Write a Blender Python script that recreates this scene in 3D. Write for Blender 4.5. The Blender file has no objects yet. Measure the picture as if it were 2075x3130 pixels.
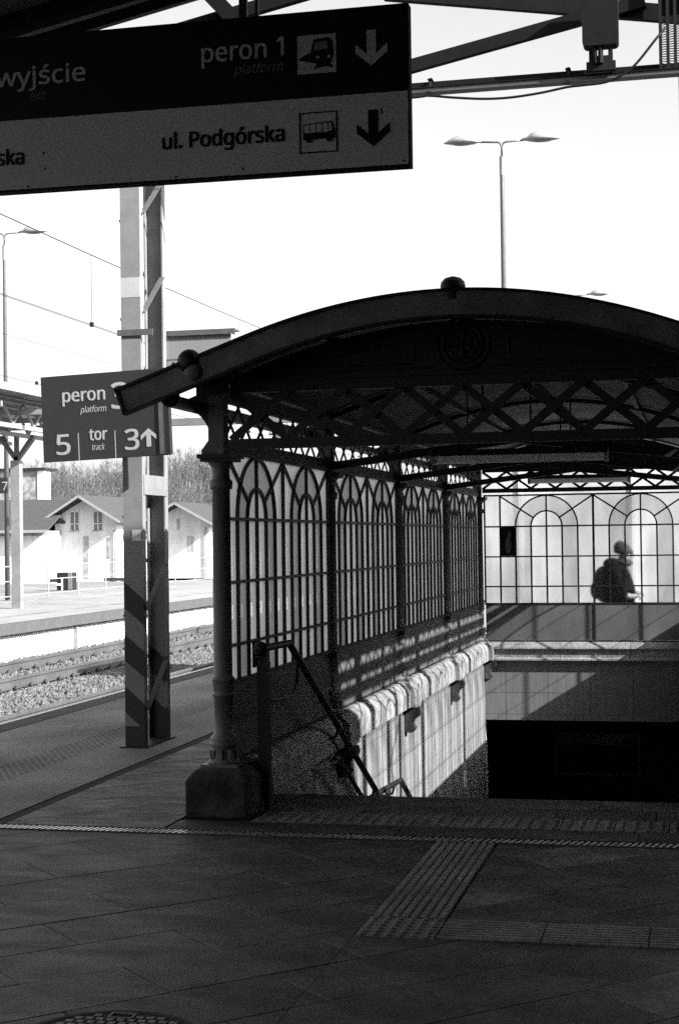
import bpy, bmesh, math, random
import numpy as np
from mathutils import Vector, Matrix, noise
random.seed(4); rng = np.random.default_rng(5)
R = math.radians; PI = math.pi
sc = bpy.context.scene
col = sc.collection

# ------------------------------------------------------------------ camera
cam_d = bpy.data.cameras.new('camera'); cam = bpy.data.objects.new('camera', cam_d); col.objects.link(cam)
cam_d.sensor_fit = 'HORIZONTAL'; cam_d.sensor_width = 24.0; cam_d.lens = 24.0*4850/2075
cam_d.clip_start = 0.05; cam_d.clip_end = 3000
yaw, pitch, roll = R(12.8), R(0.98), R(0.75)
f = Vector((-math.sin(yaw)*math.cos(pitch), math.cos(yaw)*math.cos(pitch), math.sin(pitch)))
r = f.cross(Vector((0, 0, 1))).normalized(); u = r.cross(f)
r2 = math.cos(roll)*r - math.sin(roll)*u; u2 = math.sin(roll)*r + math.cos(roll)*u
m = Matrix((r2, u2, -f)).transposed().to_4x4(); m.translation = Vector((0, 0, 1.65))
cam.matrix_world = m
sc.camera = cam
# ------------------------------------------------------------------ light
K = 0.33                                     # how far the sun stands behind the camera side
sdir = Vector((-1.0, K, -0.618)).normalized()
sel = math.asin(-sdir.z)
w = bpy.data.worlds.new('World'); sc.world = w; w.use_nodes = True
nt = w.node_tree; nt.nodes.clear()
sky = nt.nodes.new('ShaderNodeTexSky'); sky.sky_type = 'NISHITA'; sky.sun_disc = False
sky.sun_elevation = sel; sky.sun_rotation = math.atan2(-sdir.x, -sdir.y)
sky.dust_density = 3.0; sky.air_density = 1.0
bw = nt.nodes.new('ShaderNodeRGBToBW'); bg = nt.nodes.new('ShaderNodeBackground'); wo = nt.nodes.new('ShaderNodeOutputWorld')
bg.inputs[1].default_value = 0.135
nt.links.new(sky.outputs[0], bw.inputs[0]); nt.links.new(bw.outputs[0], bg.inputs[0]); nt.links.new(bg.outputs[0], wo.inputs[0])
sd = bpy.data.lights.new('sun', 'SUN'); sd.energy = 5.0; sd.angle = R(0.55); sd.color = (1, 1, 1)
so = bpy.data.objects.new('sun', sd); col.objects.link(so); so.rotation_euler = sdir.to_track_quat('-Z', 'Y').to_euler()
sc.view_settings.view_transform = 'Standard'; sc.view_settings.look = 'None'
sc.view_settings.exposure = 1.55; sc.view_settings.gamma = 1.0; sc.view_settings.use_curve_mapping = False
sc.cycles.use_denoising = False
sc.cycles.max_bounces = 5; sc.cycles.diffuse_bounces = 2; sc.cycles.sample_clamp_indirect = .3; sc.cycles.transparent_max_bounces = 12

# ------------------------------------------------------------------ materials (a black-and-white world: greys only)
def mat(name, g, rough=0.7, var=0.25, scale=6.0, bump=0.0, bscale=None, metal=0.0, streak=None, spec=0.3, coarse=None, rvar=0):
    m = bpy.data.materials.new(name); m.use_nodes = True
    n = m.node_tree; b = n.nodes['Principled BSDF']
    b.inputs['Roughness'].default_value = rough; b.inputs['Metallic'].default_value = metal
    b.inputs['Specular IOR Level'].default_value = spec
    tc = n.nodes.new('ShaderNodeTexCoord'); src = tc.outputs['Object']
    if streak:
        mp = n.nodes.new('ShaderNodeMapping'); mp.inputs['Scale'].default_value = streak
        n.links.new(src, mp.inputs[0]); src = mp.outputs[0]
    no = n.nodes.new('ShaderNodeTexNoise'); no.inputs['Scale'].default_value = scale; no.inputs['Detail'].default_value = 9
    no.inputs['Roughness'].default_value = 0.65
    n.links.new(src, no.inputs[0])
    mr = n.nodes.new('ShaderNodeMapRange'); mr.inputs[1].default_value = 0.3; mr.inputs[2].default_value = 0.7
    mr.inputs[3].default_value = g*(1-var); mr.inputs[4].default_value = g*(1+var)
    n.links.new(no.outputs[0], mr.inputs[0]); out = mr.outputs[0]
    if coarse:                                       # second, larger mottling
        n2 = n.nodes.new('ShaderNodeTexNoise'); n2.inputs['Scale'].default_value = coarse[0]; n2.inputs['Detail'].default_value = 4
        n.links.new(tc.outputs['Object'], n2.inputs[0])
        m2 = n.nodes.new('ShaderNodeMapRange'); m2.inputs[1].default_value = .35; m2.inputs[2].default_value = .65
        m2.inputs[3].default_value = 1-coarse[1]; m2.inputs[4].default_value = 1+coarse[1]
        n.links.new(n2.outputs[0], m2.inputs[0])
        mu = n.nodes.new('ShaderNodeMath'); mu.operation = 'MULTIPLY'
        n.links.new(out, mu.inputs[0]); n.links.new(m2.outputs[0], mu.inputs[1]); out = mu.outputs[0]
    n.links.new(out, b.inputs['Base Color'])
    if rvar:                                         # worn, polished patches
        n3 = n.nodes.new('ShaderNodeTexNoise'); n3.inputs['Scale'].default_value = 3.2; n3.inputs['Detail'].default_value = 7; n3.inputs['Distortion'].default_value = .6
        mp3 = n.nodes.new('ShaderNodeMapping'); mp3.inputs['Scale'].default_value = (.8, 2.2, 1)
        ge = n.nodes.new('ShaderNodeNewGeometry')
        n.links.new(ge.outputs['Position'], mp3.inputs[0]); n.links.new(mp3.outputs[0], n3.inputs[0])
        m3 = n.nodes.new('ShaderNodeMapRange'); m3.inputs[1].default_value = .35; m3.inputs[2].default_value = .65
        m3.inputs[3].default_value = rough-rvar; m3.inputs[4].default_value = rough+rvar
        n.links.new(n3.outputs[0], m3.inputs[0]); n.links.new(m3.outputs[0], b.inputs['Roughness'])
    if bump:
        bn = n.nodes.new('ShaderNodeTexNoise'); bn.inputs['Scale'].default_value = bscale or scale*4; bn.inputs['Detail'].default_value = 8
        n.links.new(tc.outputs['Object'], bn.inputs[0])
        bu = n.nodes.new('ShaderNodeBump'); bu.inputs['Strength'].default_value = bump; bu.inputs['Distance'].default_value = 0.01
        n.links.new(bn.outputs[0], bu.inputs['Height']); n.links.new(bu.outputs[0], b.inputs['Normal'])
    return m

def glass(name, trans, tint, gloss=0.06, streak=0.25, blur=0):
    m = bpy.data.materials.new(name); m.use_nodes = True; n = m.node_tree; n.nodes.clear()
    o = n.nodes.new('ShaderNodeOutputMaterial')
    tr = n.nodes.new('ShaderNodeBsdfTransparent'); tl = n.nodes.new('ShaderNodeBsdfTranslucent'); gl = n.nodes.new('ShaderNodeBsdfGlossy')
    gl.inputs['Roughness'].default_value = 0.25; gl.inputs['Color'].default_value = (.8, .8, .8, 1)
    tc = n.nodes.new('ShaderNodeTexCoord'); mp = n.nodes.new('ShaderNodeMapping'); mp.inputs['Scale'].default_value = (2.2, 2.2, 0.7)
    no = n.nodes.new('ShaderNodeTexNoise'); no.inputs['Scale'].default_value = 2.5; no.inputs['Detail'].default_value = 6
    mr = n.nodes.new('ShaderNodeMapRange'); mr.inputs[1].default_value = .3; mr.inputs[2].default_value = .7
    mr.inputs[3].default_value = tint*(1-streak); mr.inputs[4].default_value = min(1, tint*(1+streak*.6))
    n.links.new(tc.outputs['Object'], mp.inputs[0]); n.links.new(mp.outputs[0], no.inputs[0]); n.links.new(no.outputs[0], mr.inputs[0])
    n.links.new(mr.outputs[0], tr.inputs[0]); n.links.new(mr.outputs[0], tl.inputs[0])
    thru = tr.outputs[0]
    if blur:                                         # obscured glass: most of the light is bent a little
        rf_ = n.nodes.new('ShaderNodeBsdfRefraction'); rf_.inputs['IOR'].default_value = 1.12; rf_.inputs['Roughness'].default_value = .42
        n.links.new(mr.outputs[0], rf_.inputs[0])
        mm = n.nodes.new('ShaderNodeMixShader'); mm.inputs[0].default_value = blur
        n.links.new(tr.outputs[0], mm.inputs[1]); n.links.new(rf_.outputs[0], mm.inputs[2]); thru = mm.outputs[0]
    a = n.nodes.new('ShaderNodeMixShader'); a.inputs[0].default_value = trans
    n.links.new(tl.outputs[0], a.inputs[1]); n.links.new(thru, a.inputs[2])
    b = n.nodes.new('ShaderNodeMixShader'); b.inputs[0].default_value = gloss
    n.links.new(a.outputs[0], b.inputs[1]); n.links.new(gl.outputs[0], b.inputs[2]); n.links.new(b.outputs[0], o.inputs[0])
    return m

M = {}
M['iron'] = mat('painted_iron', .016, .5, .3, 20, .15, 90)
M['iron_dark'] = mat('dark_painted_iron', .007, .55, .3, 20, .15, 90)
M['column'] = mat('cast_iron_grey', .15, .45, .3, 14, .25, 60, streak=(1, 1, .3))
M['sheet'] = mat('plate_paint', .10, .5, .18, 5, .05, 30, streak=(1, 1, .35), coarse=(1.2, .12))
M['tymp'] = mat('gable_paint', .014, .5, .3, 12, .1, 60)
M['fascia'] = mat('fascia_paint', .12, .6, .3, 8, .12, 50, coarse=(2, .2))
M['zinc'] = mat('zinc_sheet', .10, .4, .25, 8, .1, 40, metal=.3)
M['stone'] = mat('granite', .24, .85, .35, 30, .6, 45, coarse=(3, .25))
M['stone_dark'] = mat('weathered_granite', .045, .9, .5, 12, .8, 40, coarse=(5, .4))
M['kerb'] = mat('kerb_stone_light', .23, .85, .45, 26, .35, 60, coarse=(6, .3))
M['tile'] = mat('wall_tile', .21, .4, .42, 5, .12, 30, streak=(1, 6, .16), coarse=(2.2, .28))
M['backtile'] = mat('wall_tile_back', .15, .45, .2, 7, .05, 60, streak=(5, 5, .4))
M['grout'] = mat('grout', .45, .9, .1, 20)
M['concrete'] = mat('concrete', .16, .85, .25, 5, .35, 60, coarse=(.5, .2))
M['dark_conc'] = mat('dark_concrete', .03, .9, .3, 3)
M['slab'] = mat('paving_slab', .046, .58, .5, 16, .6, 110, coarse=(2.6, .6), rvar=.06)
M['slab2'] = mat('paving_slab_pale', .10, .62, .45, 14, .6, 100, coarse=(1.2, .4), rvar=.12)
M['joint'] = mat('joint', .018, .9, .3, 10)
M['tactile'] = mat('tactile_slab', .17, .55, .4, 20, .5, 90, coarse=(2, .3))
M['asphalt'] = mat('asphalt', .19, .75, .45, 30, .8, 120, coarse=(.7, .35))
M['grate'] = mat('worn_grate_steel', .65, .32, .2, 20, metal=.85)
M['edge'] = mat('shaded_edge_concrete', .05, .8, .3, 6, .3, 40)  # dark tone carries the shade lying along the platform edge
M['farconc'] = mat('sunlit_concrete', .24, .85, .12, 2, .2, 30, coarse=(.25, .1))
M['ballast'] = mat('ballast', .105, .9, .6, 9, .5, 30, coarse=(4, .3))
M['ballast_bed'] = mat('ballast_bed', .04, .95, .5, 20, .8, 25)
M['steel'] = mat('rail_steel', .075, .45, .2, 10, .2, 40, coarse=(1, .15))
M['rust'] = mat('rail_clip', .03, .7, .3, 20)
M['sleeper'] = mat('sleeper_concrete', .22, .85, .2, 8, .3, 30)
M['post'] = mat('post_paint', .20, .45, .15, 6, .06, 40, coarse=(1, .12))
M['lace'] = mat('lacing_paint', .085, .5, .15, 6)
M['boardgrey'] = mat('board_grey', .22, .5, .06, 6)
M['sleeve'] = mat('sleeve_paint', .42, .5, .1, 6)
M['beam'] = mat('beam_paint', .007, .85, .25, 10, .1, 50, spec=.12)
M['beamlight'] = mat('beam_flange_paint', .07, .5, .2, 10)
M['dark_brick'] = mat('dark_brick', .06, .9, .3, 6)
M['deck'] = mat('roof_deck', .16, .7, .2, 4, .1, 30)
M['black'] = mat('black_plastic', .008, .7, .2, 20, spec=.15)
M['signblack'] = mat('sign_black', .006, .35, .1, 6, spec=.12)
M['signwhite'] = mat('sign_white', .38, .4, .05, 3)
M['signgrey'] = mat('sign_lettering_grey', .30, .4, .08, 20)
M['signblue'] = mat('sign_mid_grey', .028, .35, .1, 4)
M['backdrop'] = mat('backdrop_render', .44, .85, .22, 1.6, streak=(1.5, 1, .12), coarse=(.7, .2))
M['fascia_slab'] = mat('shaded_slab_concrete', .075, .85, .2, 8, .3, 30)  # grey has the shade on the far platform's edge slabs put into it
M['white'] = mat('white_paint', .8, .6, .08, 5, coarse=(.6, .06))
M['plaster'] = mat('plaster', .64, .85, .16, 1.6, .2, 6, streak=(1.5,1.5,.3), coarse=(.5, .15))
M['plaster_worn'] = mat('worn_plaster', .26, .9, .35, 2, coarse=(1, .3))
M['roofing'] = mat('roof_felt', .05, .9, .2, 3, .3, 20)
M['timber'] = mat('soffit_timber', .02, .8, .3, 6)
M['winglass'] = mat('old_window_glass', .16, .3, .3, 6)
M['lampgrey'] = mat('lamp_housing', .26, .4, .15, 12)
M['galv'] = mat('galvanised', .12, .4, .2, 12, metal=.3)
M['tube'] = mat('diffuser_cover', .8, .3, .15, 10)
M['bark'] = mat('bare_twigs', .16, .9, .4, .6)
M['bark2'] = mat('dark_twigs', .09, .9, .4, .6)
M['hill'] = mat('hillside', .10, .95, .4, .15, coarse=(.03, .3))
M['scrub'] = mat('yard_ground', .18, .95, .3, .5, coarse=(.08, .2))
M['cloth'] = mat('dark_jacket', .006, .95, spec=.02, var=.4, scale=30, bump=.6, bscale=50)
M['pack'] = mat('grey_rucksack', .03, .9, .3, 20)
M['hat'] = mat('knit_hat', .03, .95, .4, 60, .8, 120)
M['skin'] = mat('skin', .22, .6, .1, 20)
M['paper'] = mat('paper', .6, .6, .05, 10)
M['dim'] = mat('dim_frame', .10, .5, .2, 10)
M['glass'] = glass('obscured_glass', .10, .80)
M['glass_band'] = glass('tinted_glass', .07, .42)
M['glass_back'] = glass('back_glass', .975, .90, .01, .22, blur=.75)
M['glass_back_band'] = glass('back_tinted_glass', .96, .62, .01, .25, blur=.75)
M['glass_right'] = glass('right_glass', .93, .93, .03)
M['glass_right_band'] = glass('right_tinted_glass', .90, .78, .03)

# hazard-striped paint for the post (flat print, follows the object)
def stripe_mat():
    m = mat('post_hazard_paint', .20, .45, .15, 6, .06, 40); n = m.node_tree
    b = n.nodes['Principled BSDF']; src = b.inputs['Base Color'].links[0].from_socket
    tc = n.nodes.new('ShaderNodeTexCoord'); sx = n.nodes.new('ShaderNodeSeparateXYZ'); n.links.new(tc.outputs['Object'], sx.inputs[0])
    def M_(op, a, bb):
        q = n.nodes.new('ShaderNodeMath'); q.operation = op
        for i, v in enumerate((a, bb)):
            if isinstance(v, (int, float)): q.inputs[i].default_value = v
            else: n.links.new(v, q.inputs[i])
        return q.outputs[0]
    s = M_('ADD', sx.outputs[2], M_('MULTIPLY', sx.outputs[0], .85))
    s = M_('ADD', s, M_('MULTIPLY', sx.outputs[1], .9))
    fr = M_('FRACT', M_('DIVIDE', M_('ADD', s, 2.87), .42), 0)
    st = M_('GREATER_THAN', fr, .5)
    low = M_('LESS_THAN', s, 1.36)
    k = M_('MULTIPLY', st, low)
    foot = M_('LESS_THAN', sx.outputs[2], .17)
    k = M_('MAXIMUM', k, foot)
    mx = n.nodes.new('ShaderNodeMix'); mx.data_type = 'RGBA'
    n.links.new(k, mx.inputs[0]); n.links.new(src, mx.inputs[6]); mx.inputs[7].default_value = (.03, .03, .03, 1)
    n.links.new(mx.outputs[2], b.inputs['Base Color'])
    return m
M['stripe'] = stripe_mat()

# ------------------------------------------------------------------ helpers
class MB:
    def __init__(s): s.v = []; s.f = []
    def add(s, vs, fs):
        o = len(s.v); s.v += [tuple(x) for x in vs]; s.f += [tuple(i+o for i in q) for q in fs]; return s
    def box(s, x0, x1, y0, y1, z0, z1):
        return s.add([(x0,y0,z0),(x1,y0,z0),(x1,y1,z0),(x0,y1,z0),(x0,y0,z1),(x1,y0,z1),(x1,y1,z1),(x0,y1,z1)],
                     [(0,3,2,1),(4,5,6,7),(0,1,5,4),(1,2,6,5),(2,3,7,6),(3,0,4,7)])
    def beam(s, a, b, wd, h, up=(0,0,1)):
        a = Vector(a); b = Vector(b); d = (b-a).normalized(); up = Vector(up)
        sdv = d.cross(up)
        if sdv.length < 1e-4: sdv = d.cross(Vector((1,0,0)))
        sdv.normalize(); uu = sdv.cross(d)
        vs = []
        for p in (a, b):
            for i, j in ((-1,-1),(1,-1),(1,1),(-1,1)): vs.append(p + sdv*wd/2*i + uu*h/2*j)
        return s.add(vs, [(0,1,2,3),(7,6,5,4),(0,4,5,1),(1,5,6,2),(2,6,7,3),(3,7,4,0)])
    def tube(s, pts, rad, n=8, caps=True):
        pts = [Vector(p) for p in pts]; rs = rad if isinstance(rad, (list, tuple)) else [rad]*len(pts)
        o = len(s.v); prev = None
        for i, p in enumerate(pts):
            d = (pts[min(i+1, len(pts)-1)] - pts[max(i-1, 0)]).normalized()
            if prev is None:
                a = d.cross(Vector((0,0,1)));
                if a.length < 1e-3: a = d.cross(Vector((1,0,0)))
            else: a = prev - d*prev.dot(d)
            a.normalize(); prev = a; b = d.cross(a)
            for k in range(n):
                t = 2*PI*k/n; s.v.append(tuple(p + (a*math.cos(t) + b*math.sin(t))*rs[i]))
        for i in range(len(pts)-1):
            for k in range(n):
                s.f.append((o+i*n+k, o+i*n+(k+1)%n, o+(i+1)*n+(k+1)%n, o+(i+1)*n+k))
        if caps:
            s.f.append(tuple(o+k for k in range(n))[::-1]); s.f.append(tuple(o+(len(pts)-1)*n+k for k in range(n)))
        return s
    def lathe(s, prof, cx=0, cy=0, n=20):
        o = len(s.v)
        for rr, z in prof:
            for k in range(n):
                t = 2*PI*k/n; s.v.append((cx+rr*math.cos(t), cy+rr*math.sin(t), z))
        for i in range(len(prof)-1):
            for k in range(n): s.f.append((o+i*n+k, o+i*n+(k+1)%n, o+(i+1)*n+(k+1)%n, o+(i+1)*n+k))
        s.f.append(tuple(o+k for k in range(n))[::-1]); s.f.append(tuple(o+(len(prof)-1)*n+k for k in range(n)))
        return s
    def ball(s, c, rad, nu=12, nv=8, sc3=(1,1,1)):
        o = len(s.v)
        for j in range(nv+1):
            ph = PI*j/nv
            for i in range(nu):
                t = 2*PI*i/nu
                s.v.append((c[0]+rad*sc3[0]*math.sin(ph)*math.cos(t), c[1]+rad*sc3[1]*math.sin(ph)*math.sin(t), c[2]+rad*sc3[2]*math.cos(ph)))
        for j in range(nv):
            for i in range(nu): s.f.append((o+j*nu+i, o+(j+1)*nu+i, o+(j+1)*nu+(i+1)%nu, o+j*nu+(i+1)%nu))
        return s
    def prism_y(s, poly, y0, y1):                     # poly in x,z
        n = len(poly); o = len(s.v)
        for y in (y0, y1): s.v += [(p[0], y, p[1]) for p in poly]
        s.f.append(tuple(o+i for i in range(n))); s.f.append(tuple(o+n+i for i in range(n))[::-1])
        for i in range(n): s.f.append((o+i, o+n+i, o+n+(i+1)%n, o+(i+1)%n))
        return s
    def prism_x(s, poly, x0, x1):                     # poly in y,z
        n = len(poly); o = len(s.v)
        for x in (x0, x1): s.v += [(x, p[0], p[1]) for p in poly]
        s.f.append(tuple(o+i for i in range(n))[::-1]); s.f.append(tuple(o+n+i for i in range(n)))
        for i in range(n): s.f.append((o+i, o+(i+1)%n, o+n+(i+1)%n, o+n+i))
        return s
    def mesh(s, name, m=None, smooth=False):
        me = bpy.data.meshes.new(name); me.from_pydata(s.v, [], s.f); me.update()
        bm = bmesh.new(); bm.from_mesh(me); bmesh.ops.recalc_face_normals(bm, faces=bm.faces); bm.to_mesh(me); bm.free()
        if m: me.materials.append(m)
        if smooth: me.shade_smooth() if hasattr(me, 'shade_smooth') else None
        return me
    def build(s, name, m, parent=None, smooth=False, bevel=0, **kw):
        return link(name, s.mesh(name, m, smooth), parent, bevel, smooth=smooth, **kw)
def link(name, me, parent=None, bevel=0, loc=None, rot=None, smooth=False, **kw):
    o = bpy.data.objects.new(name, me); col.objects.link(o)
    if parent: o.parent = parent
    if loc: o.location = loc
    if rot: o.rotation_euler = rot
    for k, v in kw.items(): o[k] = v
    if bevel:
        b = o.modifiers.new('bevel', 'BEVEL'); b.width = bevel; b.segments = 2; b.limit_method = 'ANGLE'; b.angle_limit = R(35)
    if smooth and me:
        for p in me.polygons: p.use_smooth = True
    return o
def thing(name, label, cat, loc=(0,0,0), rz=0, group=None):
    o = bpy.data.objects.new(name, None); col.objects.link(o); o.empty_display_size = .1
    o.location = loc; o.rotation_euler = (0, 0, rz); o['label'] = label; o['category'] = cat
    if group: o['group'] = group
    return o
def struct(name):
    o = bpy.data.objects.new(name, None); col.objects.link(o); o['kind'] = 'structure'; return o
def tag(o, label, cat, group=None):
    o['label'] = label; o['category'] = cat
    if group: o['group'] = group
    return o
def stuff(o): o['kind'] = 'stuff'; return o
def copy_tree(o, parent=None):
    c = o.copy(); col.objects.link(c); c.parent = parent
    for ch in [x for x in bpy.data.objects if x.parent == o]: copy_tree(ch, c)
    return c
try: FONT = bpy.data.fonts.load(bpy.utils.system_resource('DATAFILES') + '/fonts/NotoSansHebrew-Regular.woff2')
except Exception: FONT = None
def raw_text(s, size, shear=0):
    cu = bpy.data.curves.new('t', 'FONT'); cu.body = s; cu.size = size; cu.shear = shear
    if FONT: cu.font = FONT
    cu.resolution_u = 6; cu.extrude = .0006
    t = bpy.data.objects.new('t', cu); col.objects.link(t)
    bpy.context.view_layer.update()
    me = bpy.data.meshes.new_from_object(t.evaluated_get(bpy.context.evaluated_depsgraph_get()))
    bpy.data.objects.remove(t); return me
XH = max(v.co.y for v in raw_text('x', 1).vertices)
def text(s, xh, x, y, z, m, parent, align='LEFT', shear=0, bold=0, w=None, name='lettering'):
    me = raw_text(s, xh/XH, shear)
    xs = [v.co.x for v in me.vertices]; x0, x1 = min(xs), max(xs); k = (w/(x1-x0)) if w else 1
    off = {'LEFT': -x0, 'RIGHT': -x1, 'CENTER': -(x0+x1)/2}[align]
    me.transform(Matrix.Translation((off, 0, 0))); me.transform(Matrix.Diagonal((k, 1, 1, 1))); me.transform(Matrix.Rotation(PI/2, 4, 'X'))
    mb = MB(); vs = [v.co.copy() for v in me.vertices]; fs = [tuple(p.vertices) for p in me.polygons]
    sh = [(0, 0)] if not bold else [(-bold, -bold*.6), (bold, -bold*.6), (bold, bold*.6), (-bold, bold*.6), (0, 0)]
    for i, (dx, dz) in enumerate(sh): mb.add([(v.x+dx, v.y-.00025*i, v.z+dz) for v in vs], fs)
    m2 = bpy.data.meshes.new(name); m2.from_pydata(mb.v, [], mb.f); m2.update(); m2.materials.append(m)
    return link(name, m2, parent, loc=(x, y, z))

# ================================================================== LARGE STRUCTURE
XL, XR, XC = -2.845, 0.145, -1.35
YC = [9.27 + 2.87*i for i in range(5)]; YE = YC[-1]
WX = -2.79                                              # inner face of the left stair wall
ZK, ZG, Z3, Z2, Z1, ZT = .28, .785, 1.0, 1.39, 1.785, 2.19
SY = 10.0

ground = struct('ground')
MB().box(-900, -6.1, -300, 2200, -1.4, -1.15).box(9, 900, -300, 2200, -1.4, -1.15).box(-6.1, 9, 150, 2200, -1.4, -1.15).box(-6.1, 9, -300, -40, -1.4, -1.15).build('yard_ground', M['scrub'], ground)

# platform we stand on, with the stairwell cut out of it
platform = struct('platform')
mb = MB()
for (x0, x1, y0, y1) in ((-6.05, WX-.02, -40, 150), (.1, 9.0, -40, 150), (WX-.02, .1, -40, SY-.35), (WX-.02, .1, YE+.2, 150)):
    mb.box(x0, x1, y0, y1, -.45, -.012)
mb.build('platform_body', M['joint'], platform)
MB().box(-6.0, 9.0, -8, 150, -1.15, -.46).build('platform_foundation', M['concrete'], platform) if False else None
# edge coping blocks
cop = MB().box(-6.22, -5.98, -.49, .49, -.16, .004).mesh('edge_stone', M['edge'])
for i in range(26):
    link('edge_stone', cop, platform, loc=(0, 7.5 + i, 0))
MB().box(-6.22, -5.98, 33, 150, -.16, .004).build('edge_strip', M['edge'], platform)
MB().box(-6.26, -6.222, -10, 150, -.05, .006).build('edge_line', M['white'], platform)
MB().box(-6.12, -6.05, -40, 150, -1.15, -.16).build('platform_face', M['dark_conc'], platform)

def rect_clip_ok(x, y):
    return True
# asphalt / slab zones left of the dark joint line X=-4.07
MB().box(-5.975, -4.12, -40, 150, -.012, 0).build('asphalt_strip', M['asphalt'], platform)
MB().box(-4.11, -4.03, 2.0, 150, -.012, -.004).build('edge_channel', M['joint'], platform)
MB().box(-4.02, -3.06, 26, 150, -.012, 0).build('far_paving', M['asphalt'], platform)
MB().box(-3.06, 9, YE+.35, 150, -.012, 0).build('far_paving', M['farconc'], platform)
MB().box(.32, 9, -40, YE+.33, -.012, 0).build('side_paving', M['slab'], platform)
# tactile warning rows on the left strip: low bumps
mb = MB()
for i in range(6):
    for j in range(420):
        y = 7.6 + j*.05; x = -5.06 + i*.058 + (.025 if j % 2 else 0)
        if y < 18 or j % 2: mb.add([(x-.013,y-.013,0),(x+.013,y-.013,0),(x+.013,y+.013,0),(x-.013,y+.013,0),(x-.007,y-.007,.004),(x+.007,y-.007,.004),(x+.007,y+.007,.004),(x-.007,y+.007,.004)],
            [(4,5,6,7),(0,1,5,4),(1,2,6,5),(2,3,7,6),(3,0,4,7)])
stuff(mb.build('tactile_bumps', M['asphalt'], platform))

# 45-degree paving slabs in the foreground (clipped polygons)
def clip(poly, a, b, c):                     # keep a*x+b*y<=c
    out = []
    for i in range(len(poly)):
        p, q = poly[i], poly[(i+1) % len(poly)]
        dp, dq = a*p[0]+b*p[1]-c, a*q[0]+b*q[1]-c
        if dp <= 0: out.append(p)
        if dp*dq < 0:
            t = dp/(dp-dq); out.append((p[0]+(q[0]-p[0])*t, p[1]+(q[1]-p[1])*t))
    return out
def slab(poly, z1, m, name='paving_slab', h=.011, ch=.0025):
    if len(poly) < 3: return
    cx = sum(p[0] for p in poly)/len(poly); cy = sum(p[1] for p in poly)/len(poly)
    ar = abs(sum(poly[i][0]*poly[(i+1)%len(poly)][1]-poly[(i+1)%len(poly)][0]*poly[i][1] for i in range(len(poly))))/2
    if ar < .004: return
    k = 1 - ch/max(.05, math.sqrt(ar))*2
    n = len(poly); vs = [(p[0]-cx, p[1]-cy, -h) for p in poly] + [(p[0]-cx, p[1]-cy, -.003) for p in poly] + [((p[0]-cx)*k, (p[1]-cy)*k, 0) for p in poly]
    fs = [tuple(range(2*n, 3*n))] + [(i, (i+1)%n, n+(i+1)%n, n+i) for i in range(n)] + [(n+i, n+(i+1)%n, 2*n+(i+1)%n, 2*n+i) for i in range(n)]
    me = MB().add(vs, fs).mesh(name, m)
    return link(name, me, platform, loc=(cx, cy, z1 + random.uniform(-.0012, .0012)))
c45 = math.cos(PI/4)
slab_mats = [M['slab']]*4 + [mat('paving_slab_darker', .034, .6, .5, 16, .6, 110, coarse=(2.6, .6), rvar=.06), mat('paving_slab_lighter', .09, .56, .5, 16, .6, 110, coarse=(2.6, .6), rvar=.06)]
def diag_field(x0, x1, y0, y1, wd, ln, holes=(), mats=slab_mats, g=.0022):
    for i in range(-60, 60):
        for j in range(-40, 40):
            off = (.5 if i % 2 else 0)
            uu0, vv0 = i*wd, (j+off)*ln
            c = []
            for (a, b) in ((g, g), (wd-g, g), (wd-g, ln-g), (g, ln-g)):
                uu, vv = uu0+a, vv0+b
                c.append((-2.21 + (vv*c45 + uu*c45), 5.84 + (vv*c45 - uu*c45)))
            p = c
            for (a, b, cc) in ((-1,0,-x0),(1,0,x1),(0,-1,-y0),(0,1,y1)):
                p = clip(p, a, b, cc)
                if len(p) < 3: break
            if len(p) < 3: continue
            ctr = (sum(q[0] for q in p)/len(p), sum(q[1] for q in p)/len(p))
            slab(p, 0, random.choice(mats))
diag_field(-4.02, -1.435, 4.6, 8.52, .42, .84)
diag_field(-1.09, .31, 6.80, 8.52, .42, .84)
diag_field(-1.435, .31, 4.6, 6.46, .42, .84)
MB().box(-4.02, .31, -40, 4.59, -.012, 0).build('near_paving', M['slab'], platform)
# strip between drain and stairs / left of canopy
def grid_field(x0, x1, y0, y1, dx, dy, mats, g=.003):
    nx = max(1, round((x1-x0)/dx)); ny = max(1, round((y1-y0)/dy))
    for i in range(nx):
        for j in range(ny):
            a, b = x0+(x1-x0)*i/nx, x0+(x1-x0)*(i+1)/nx; c, d = y0+(y1-y0)*j/ny, y0+(y1-y0)*(j+1)/ny
            slab([(a+g,c+g),(b-g,c+g),(b-g,d-g),(a+g,d-g)], 0, random.choice(mats))
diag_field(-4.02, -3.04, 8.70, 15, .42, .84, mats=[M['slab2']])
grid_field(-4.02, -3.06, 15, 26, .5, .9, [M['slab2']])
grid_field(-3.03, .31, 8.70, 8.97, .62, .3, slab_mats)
grid_field(-2.62, .31, 9.32, SY-.36, .62, .4, slab_mats)
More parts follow.
